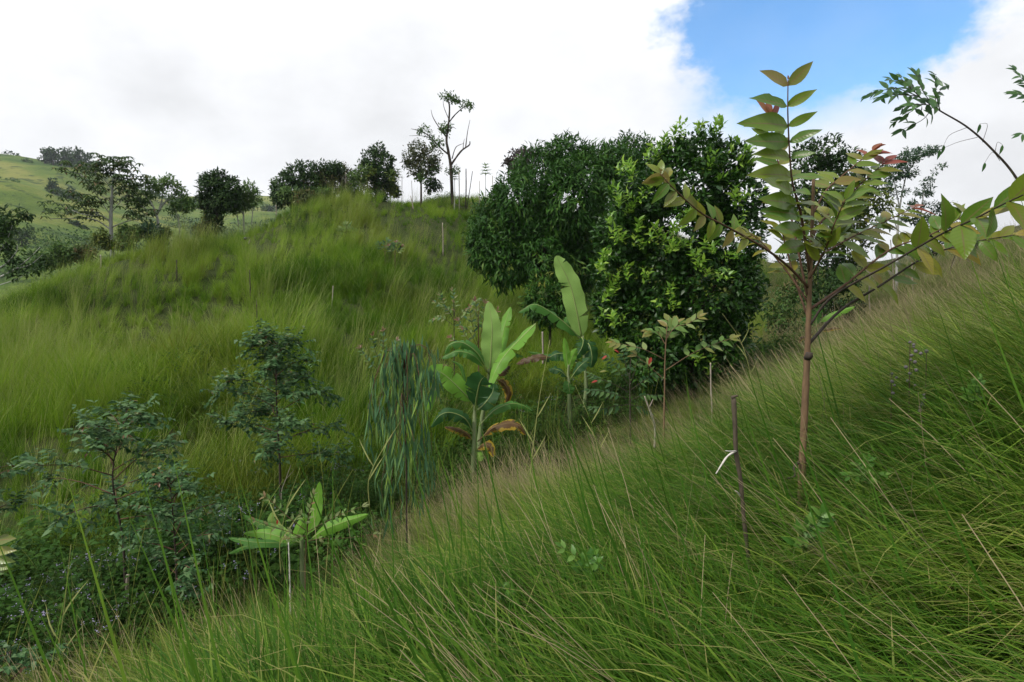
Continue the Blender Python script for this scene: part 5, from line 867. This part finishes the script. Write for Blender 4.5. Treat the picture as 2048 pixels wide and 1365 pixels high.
tree('thin_tree', 'thin young tree with few dark leaves between the spreading tree and the dark upright one', 'tree', 29, (362, 492), [(358, 450), (352, 420)], .04, [(A_mid, [(355, 412, 9), (368, 418, 8), (378, 410, 8), (345, 420, 7)], 70, .2, .38, dict(hollow=.3))], BARK_grey, [([(356, 440), (345, 425), (342, 418)], .015, .006), ([(356, 440), (368, 425), (376, 414)], .015, .006)])
for i, (x, y, d, nm, lab, mt, bl) in enumerate([
    (256, 515, 26, 'palm_like_shrub', 'palm like shrub with fans of green leaves at the foot of the pale trunked tree', A_mid, [(252, 462, 10), (262, 470, 9), (245, 472, 8), (270, 462, 7), (258, 485, 7)]),
    (300, 505, 26.5, 'palm_like_shrub', 'darker leafy shrub under the spreading tree', A_feath, [(296, 455, 9), (308, 460, 9), (285, 462, 8), (300, 475, 8), (278, 470, 6)]),
    (318, 505, 27.5, 'leafy_shrub', 'small dark shrub hiding the lower trunk of the spreading tree', A_dark, [(330, 465, 8), (322, 480, 8)]),
    (120, 560, 25, 'palm_like_shrub', 'green feathery shrub on the edge of the slope, left of the pale trunk'.replace('left of', 'short of'), A_mid, [(120, 495, 11), (132, 505, 10), (110, 508, 10), (125, 520, 11)]),
    (170, 545, 25.5, 'leafy_shrub', 'shrub with a few rusty leaves just beyond the slope edge', A_rust, [(165, 500, 11), (180, 505, 9), (155, 512, 9), (172, 520, 9)]),
    (90, 570, 25, 'leafy_shrub', 'bright green bush on the slope edge near the bare limbed tree', A_mid, [(85, 520, 13), (70, 530, 12), (98, 530, 12)]),
    (230, 530, 26, 'leafy_shrub', 'olive shrub behind the pale trunk', A_yel, [(205, 470, 9), (195, 480, 9), (235, 490, 8), (215, 488, 8)])]):
    tree(nm, lab, 'shrub', d, (x, y), [(x, y - 25)], .025, [(mt, bl, 170, .2, .34, dict(clus=5, hollow=.3, droop=.3))], BARK_dark)
tree('bare_limbed_tree', 'dark leaved tree with bare grey limbs reaching in at the picture edge above the hill', 'tree', 20, (-20, 640), [(-15, 560), (-10, 500), (0, 440)], .12,
     [(A_dark, [(20, 440, 14), (40, 428, 12), (55, 432, 8), (5, 428, 14), (15, 460, 12), (-10, 450, 30), (0, 490, 18), (25, 500, 14), (20, 520, 14), (40, 520, 12), (60, 505, 8), (55, 540, 14), (75, 535, 12), (30, 545, 14)], 230, .2, .36, dict(clus=5, hollow=.3, droop=.3, flat=.7)), (A_mid, [(8, 455, 9), (12, 475, 9), (0, 465, 10)], 60, .2, .4, dict(hollow=.3))], BARK_grey,
     [([(-15, 560), (20, 545), (55, 520), (80, 495)], .035, .01), ([(-14, 540), (10, 530), (32, 505), (35, 490)], .03, .008), ([(30, 538), (60, 530), (85, 510)], .02, .006), ([(-12, 510), (10, 490), (25, 450)], .03, .008), ([(-15, 575), (30, 560), (60, 545)], .02, .006)])
# plume saplings on the crest and stakes
for i, (x, y, h, d, lab) in enumerate([(970, 388, 55, 39, 'lone little tree like a feather duster standing on the crest near the mango'), (908, 388, 40, 37.2, 'small plumed sapling at the base of the tallest tree'), (795, 388, 45, 37.5, 'pale plumed sapling beside the dark leafy tree of the crest row'), (1000, 392, 36, 38, 'thin leafy sapling closest to the mango on the crest')]):
    b = P(x, y, d); b[2] = gz(b[0], b[1]); r = np.random.default_rng(50 + i); t = thing('plume_sapling', lab, 'sapling', b); top = P(x + 1, y - h * .72, d)
    v, f = tube([b, (b + top) / 2 + [.03, 0, 0], top], .035, .015, 6, 12); part('stem', t, v, f, BARK_grey)
    for z_ in (0, .16, .32, .48):
        c = top + UPV * z_ * (h / 50)
        for k in range(8): a = k * .785 + z_ * 3; add_leaf(t, t, (lf if i in (0, 2) else lfd), c, np.array([math.cos(a), math.sin(a), .35 + z_]), UPV, r.uniform(.38, .55) * (1 - .5 * z_) * (h / 52))
SG = 'wooden stakes and poles on the grassy hill'
for (x, y0, y1, dx, d, rad, m_, lab) in [(690, 392, 345, 1, 36, .05, WOOD_dry, 'tallest grey stake, in front of the dusky tree of the crest row'), (697, 392, 368, 0, 36.5, .035, WOOD_dry, 'short stake close beside the tallest grey stake'), (803, 388, 352, 1, 37.5, .022, WOOD_dry, 'thin rod between the dark leafy tree and the brownish tree'), (825, 388, 362, -2, 37.5, .02, WOOD_dry, 'thin rod under the brownish round crowned tree'), (918, 388, 345, 0, 37.5, .035, WOOD_dry, 'stake next to the trunk of the tallest tree'),
    (931, 388, 338, 1, 38, .045, BARK_dark, 'dark stake standing clear on the crest'), (932, 388, 343, 13, 38, .03, BARK_dark, 'leaning stick that makes a V with the dark stake on the crest'), (985, 390, 352, 0, 38, .03, WOOD_dry, 'slim pole near the feather duster sapling'), (959, 390, 362, 0, 38.5, .025, WOOD_dry, 'short slim pole just before the feather duster sapling'), (886, 502, 446, -1, 30, .035, WOOD_dry, 'pale stake standing alone below the crest near the mango'),
    (716, 410, 388, 0, 35, .03, WOOD_dry, 'pale stake in the grass just under the crest row'), (552, 440, 410, 0, 33, .03, WOOD_dry, 'grey stake below the dark round headed tree'), (618, 455, 430, 2, 31, .03, WOOD_dry, 'small forked stake on the upper grassy hill'), (497, 505, 480, 3, 27, .032, WOOD_dry, 'leaning stake beside the black ball'), (500, 585, 540, -1, 22, .024, BARK_dark, 'dark stake halfway down the grassy hill'),
    (513, 640, 600, 0, 19, .022, BARK_dark, 'dark stake lowest on the open grassy hill'), (663, 602, 572, 3, 22, .028, WOOD_dry, 'bleached leaning stake in the middle of the hill'), (827, 412, 392, -6, 35, .035, WOOD_dry, 'slanted pole in the grass under the brownish tree'), (202, 545, 510, -1, 24, .03, WOOD_dry, 'thin stake on the slope edge below the pale trunked tree'), (353, 555, 520, 0, 23, .028, BARK_dark, 'dark little stake on the grassy hill below the spreading tree')]:
    b = P(x, y0, d); b[2] = gz(b[0], b[1]) ; top = P(x + dx, y1, d); t = thing('wooden_stake', lab, 'stake', b, SG); v, f = tube([b, b * .45 + top * .55 + [rad * .4, 0, 0], top], rad, rad * .75, 6, 10, .08); part('pole', t, v, f, m_)
v, f = tube([P(491, 477, 27) + [0, 0, -1.2], P(491, 480, 27)], .012, .01, 6, 6)
bb = P(491, 478, 27); b = bb.copy(); b[2] = gz(b[0], b[1]); t = thing('marker_ball', 'small black ball held up on a thin stick above the hill grass', 'ball', b); vs, fs = tube([b, bb], .012, .012, 6, 6); part('stick', t, vs, fs, WOOD_dry)
th = np.linspace(0, math.pi, 9); vs, fs = tube(np.array([bb + UPV * .085 * -math.cos(a) for a in th]), .09 * np.sin(th) + .001, None, 12); part('ball', t, vs, fs, plain('black_plastic', (.008, .008, .01), .35, .5))
# near sticks and stakes
def stick(name, label, cat, d, pts, r0, r1, m_, twigs=(), cap=None, group=None, bump=.08):
    b = P(*pts[0], d); t = thing(name, label, cat, b, group); q = [b - [0, 0, .3]] + [P(x, y, d) for x, y in pts]; v, f = tube(q, r0, r1, 8, 30, bump); part('pole', t, v, f, m_)
    for tw, a, c, mm in twigs: v, f = tube([P(p[0], p[1], d + (p[2] if len(p) > 2 else 0)) for p in tw], a, c, 6, 10, .1); part('twig', t, v, f, mm)
    return t
stick('dead_stick', 'dark crooked stick with bleached broken side twig, in the grass beside the tan sapling', 'stick', 2.95, [(1497, 1130), (1488, 1040), (1481, 960), (1472, 905), (1470, 850), (1467, 797)], .010, .012, BARK_stick,
      [([(1472, 903), (1456, 912, -.03), (1443, 930, -.05), (1432, 948, -.07)], .0062, .003, WOOD_white), ([(1472, 903, -.01), (1460, 903, -.05), (1451, 902, -.06)], .004, .002, WOOD_white), ([(1480, 992), (1475, 985, -.02), (1470, 982, -.03)], .005, .002, WOOD_white), ([(1464, 796), (1470, 793, -.01), (1476, 792, -.02)], .010, .004, BARK_stick)])
stick('dead_stick', 'forked whitish dry stick leaning at the slope edge near the thin sapling', 'stick', 8.3, [(1310, 858), (1303, 830), (1296, 812), (1289, 793)], .018, .009, WOOD_dry, [([(1298, 816), (1302, 808), (1306, 799)], .01, .005, WOOD_dry)])
stick('dead_stick', 'straight thin stick upright in the grass in front of the citrus trunk', 'stick', 11, [(1424, 818), (1422, 780), (1421, 726)], .018, .012, WOOD_dry)
stick('dead_stick', 'pale thin dry stick beside the banana seedling', 'stick', 5.7, [(580, 1175), (579, 1130), (577, 1085)], .009, .006, WOOD_white, [([(577, 1085), (572, 1078), (570, 1070)], .004, .002, WOOD_white)])
stick('wooden_stake', 'short pale stake against the foot of the broad gum sapling', 'stake', 6.5, [(254, 1190), (256, 1150)], .022, .02, WOOD_dry)
stick('dead_stick', 'pale upright stake between the banana plants and the reddish shrub', 'stake', 15.4, [(1086, 706), (1085, 664)], .03, .026, WOOD_dry)
stick('dead_stick', 'thin white twig branching beside the slender gum trunk', 'stick', 8.8, [(563, 985), (572, 958), (582, 930)], .008, .004, WOOD_dry, [([(572, 958), (580, 950), (588, 940)], .004, .002, WOOD_dry)])
# single reeds
M_reed = plain('reed_stalk', (.28, .30, .10), .55, .3, .2)
for (pts, d, r0, lab) in [([(1062, 935), (1068, 880), (1080, 790), (1100, 680)], 7.2, .009, 'tall pale reed standing in front of the banana plants'), ([(738, 958), (765, 900), (800, 845)], 6.6, .007, 'straw coloured reed slanting across the weeping gum'), ([(115, 1320), (128, 1220), (142, 1090)], 5.2, .007, 'upright yellow reed in the gully weeds before the broad gum sapling'), ([(560, 1085), (575, 1010), (600, 936)], 5.9, .006, 'reed arching over the banana seedling'), ([(1195, 900), (1180, 840), (1150, 770)], 8.2, .006, 'thin dry reed leaning before the small banana sucker'), ([(1500, 745), (1480, 680), (1445, 628)], 11.5, .008, 'thin reed leaning across the dark citrus tree')]:
    b = P(*pts[0], d); t = thing('reed_stalk', lab, 'reed', b, 'tall single reeds'); q = [b - [0, 0, .35]] + [P(x, y, d + .05 * i) for i, (x, y) in enumerate(pts)]; v, f = tube(q, r0, r0 * .35, 6, 24); part('stalk', t, v, f, M_reed)
    for k, u in enumerate((.35, .5, .65)):
        p = smooth_path(q, 20)[int(u * 19)]; me = blade_mesh('reed_blade', M_reed, .05, 4, .3, .5, 0, .6, k); add_leaf(t, t, me, p, np.array([(-1) ** k * .5, -.2, .9]), np.array([0, -1, .2]), .35)
# broad weeds and seed spikes in the near grass
LM_weed = leaf_mat('weed_leaf_bright', [(0, (.045, .14, .018)), (.6, (.09, .21, .03)), (1, (.15, .27, .05))], .45, .4, .35)
wdL = [blade_mesh('weed_leaf', LM_weed, .5, 4, .2, .2 + .1 * i, 0, .8, 110 + i) for i in range(2)]
for (x, y, d, s, lab, seed) in [(1172, 1165, 2.9, 1.0, 'leafy green weed with small oval leaves low in the grass below the crooked stick', 1), (1600, 1120, 2.75, 1.25, 'soft leaved weed in the grass under the tan sapling', 2), (1722, 985, 3.2, .9, 'bright yellow green weed beside the base of the tan sapling', 3), (1935, 820, 3.6, 1., 'small round leaved weed below the dry flower spikes', 4), (1010, 1210, 3.1, .7, 'tiny weed half sunk in the grass near the pale slope edge', 5)]:
    b = P(x, y, d); r = np.random.default_rng(seed); t = thing('broadleaf_weed', lab, 'weed', b, 'broad leaved weeds in the grass')
    for k in range(4):
        q = [b - [0, 0, .3], b + [r.normal(0, .02), -.02, .06 * s], b + [r.normal(0, .05) * s, -.06 + r.normal(0, .03), (.13 + .03 * k) * s]]; v, f = tube(q, .0028, .0012, 5, 10); o = part('stem', t, v, f, LM_pinn); leafy(t, o, q, 4, wdL, .062 * s, 1.1, .5, unit(np.array([0, -.7, .7])), r=r, taper=.1)
M_spike = plain('dry_flower_head', (.17, .15, .16), .8, .2); M_spk2 = bark_mat('dry_brown_stem', (.05, .035, .03), (.12, .08, .06), 60)
for (x, y0, y1, d, n, lab, seed) in [(1820, 830, 685, 4.2, 13, 'tall dry flower spike with grey brown heads, middle of three', 1), (1784, 830, 748, 4.2, 5, 'shorter dry flower spike with one grey head, nearer the tan sapling', 2), (1848, 900, 790, 4.0, 9, 'lowest dry flower spike with whitish fluff along a dark stem', 3), (1853, 800, 703, 4.3, 1, 'bare dark flower stem with a single bud on top', 4), (2044, 860, 790, 4.0, 3, 'dry grey flower head at the very edge of the slope grass', 5)]:
    b = P(x, y0, d); r = np.random.default_rng(seed); t = thing('dry_flower_spike', lab, 'flower spike', b, 'dry flower spikes on the slope'); q = [b - [0, 0, .3], P(x - 1, (y0 + y1) / 2, d), P(x, y1, d)]; v, f = tube(q, .004, .0025, 5, 14); part('stem', t, v, f, M_spk2); p = smooth_path(q, 30)
    for k in range(n):
        c = p[29 - int(k * 18 / max(1, n))] + (np.array([r.normal(0, .035), -.01, 0]) if k else 0); aa_ = np.linspace(0, math.pi, 6); s_ = r.uniform(.008, .014); v, f = tube(np.array([c + UPV * s_ * -math.cos(a) for a in aa_]), s_ * np.sin(aa_) * r.uniform(.8, 1.2, 6) + .0008, None, 7); part('flower_head', t, v, f, M_spike)
# ------------------------------------------------------------------ far hill trees
FGp = 'trees on the skyline of the far hill'
for i, (x, y, bl, lab) in enumerate([(92, 328, [(88, 318, 8), (97, 312, 9), (92, 304, 6)], 'first bushy tree of the far hilltop clump'), (108, 328, [(105, 318, 10), (112, 308, 9), (103, 302, 6)], 'tall rounded tree in the far hilltop clump'), (125, 331, [(122, 322, 10), (130, 312, 8), (128, 303, 7), (136, 301, 5)], 'highest crowned tree of the far hilltop clump'), (141, 333, [(140, 324, 10), (147, 315, 8)], 'low dark tree in the middle of the far hilltop clump'), (156, 335, [(155, 326, 9), (156, 312, 6), (153, 302, 6), (160, 306, 4)], 'spindly tree standing proud of the far hilltop clump'), (172, 338, [(172, 328, 8), (166, 333, 8), (178, 312, 6), (170, 315, 4)], 'flat topped tree at the downhill end of the far hilltop clump'), (190, 342, [(186, 332, 5), (192, 338, 5)], 'tiny bush trailing down from the far hilltop clump')]):
    d = 297; b = P(x, y, d); t = thing('far_tree', lab, 'tree', b, FGp); v, f = tube([b - [0, 0, 2], P(bl[0][0], bl[0][1], d), P(bl[-1][0], bl[-1][1], d)], .5, .15, 5, 8); part('trunk', t, v, f, BARK_dark); crown(t, A_dark, bl, d, 90, 1.3, .6, clus=5, hollow=.3, flat=.75, seed=i, droop=.1)
for i, (x, y, d, bl, mt, lab) in enumerate([(106, 392, 228, [(105, 362, 4), (104, 370, 6), (106, 380, 8), (112, 386, 8)], A_dark, 'pointed dark tree standing on the far pasture'), (122, 395, 222, [(120, 388, 7), (130, 392, 6)], A_dark, 'dark bush beside the pointed tree on the far pasture'), (148, 402, 210, [(140, 388, 9), (150, 396, 8), (130, 386, 6)], A_dark, 'wide dark bush lower on the far pasture'), (48, 486, 120, [(40, 470, 14), (60, 465, 10), (28, 474, 10), (52, 480, 12)], A_dark, 'round dark thicket in the valley behind the bare limbed tree'), (160, 462, 165, [(155, 455, 8), (166, 460, 7), (148, 450, 6)], A_dark, 'small dark bush in the valley behind the pale trunked tree'), (52, 332, 290, [(52, 328, 4), (58, 330, 3)], A_mid, 'little bush on the brow of the far hill')]):
    b = P(x, y, d); t = thing('far_bush', lab, 'bush', b, 'dark bushes on the far pasture'); v, f = tube([b - [0, 0, 2], P(bl[0][0], bl[0][1], d)], .004 * d / 2, .002 * d / 2, 5, 6); part('stem', t, v, f, BARK_dark); crown(t, mt, bl, d, 110, .005 * d, .6, clus=5, hollow=.3, seed=40 + i, droop=.1)
def far_wood():
    r = np.random.default_rng(17); out = []
    for mt, nm, n in ((A_dark, 'far_dark_woods', 120), (A_mid, 'far_light_woods', 70)):
        bl = []
        while len(bl) < n:
            a = math.radians(r.uniform(-46, -21)); R0 = r.uniform(78, 440); x, y = R0 * math.sin(a), R0 * math.cos(a)
            if vnoise(np.array([x]), np.array([y]), .03, 61)[0] < .53 and R0 > 130: continue
            z = float(FZ(x, y)[0]); h = r.uniform(1.5, 3.6) * (1 if R0 < 220 else 1.3); bl.append((x, y, z + h * .5, h))
        bl = np.array(bl); k = np.repeat(np.arange(n), 170); u = unit(r.normal(0, 1, (len(k), 3))); p = bl[k, :3] + u * bl[k, 3:] * r.uniform(.6, 1.1, (len(k), 1)) * np.array([1.2, 1.2, .8]); L4 = r.uniform(.5, .9, len(k)) * np.clip(np.hypot(p[:, 0], p[:, 1]) / 200, .5, 2)
        V, Fs, R = leaf_cloud(p, u + r.normal(0, .6, u.shape), u + UPV, L4, L4 * .6, np.clip(r.random(n)[k] * .6 + .4 * r.random(len(k)), 0, 1)); tag(link(nm, mesh_np(nm, V, Fs, mt, dict(rnd=R))), kind='stuff')
far_wood()

# ------------------------------------------------------------------ air
bpy.context.view_layer.update()
hzm = bpy.data.materials.new('pale_air'); hzm.use_nodes = True; hzm.node_tree.nodes.clear(); pv = hzm.node_tree.nodes.new('ShaderNodeVolumePrincipled'); pv.inputs['Density'].default_value = .00022; pv.inputs['Color'].default_value = (.86, .92, 1, 1); pv.inputs['Anisotropy'].default_value = .2
oo = hzm.node_tree.nodes.new('ShaderNodeOutputMaterial'); hzm.node_tree.links.new(pv.outputs[0], oo.inputs['Volume'])
zs = [(o.matrix_world @ Vector(c)).z for o in (hs, hl) for c in o.bound_box]; z0, z1 = min(zs) - 1, max(max(zs) + 3, P(130, 290, 300)[2] + 6)
hv_ = [(x, y, z) for z in (z0, z1) for x, y in ((-1560, -1560), (1560, -1560), (1560, 1560), (-1560, 1560))]
tag(link('haze', mesh_np('haze', hv_, [(3, 2, 1, 0), (4, 5, 6, 7), (0, 1, 5, 4), (1, 2, 6, 5), (2, 3, 7, 6), (3, 0, 4, 7)], hzm, None, False)), kind='stuff')
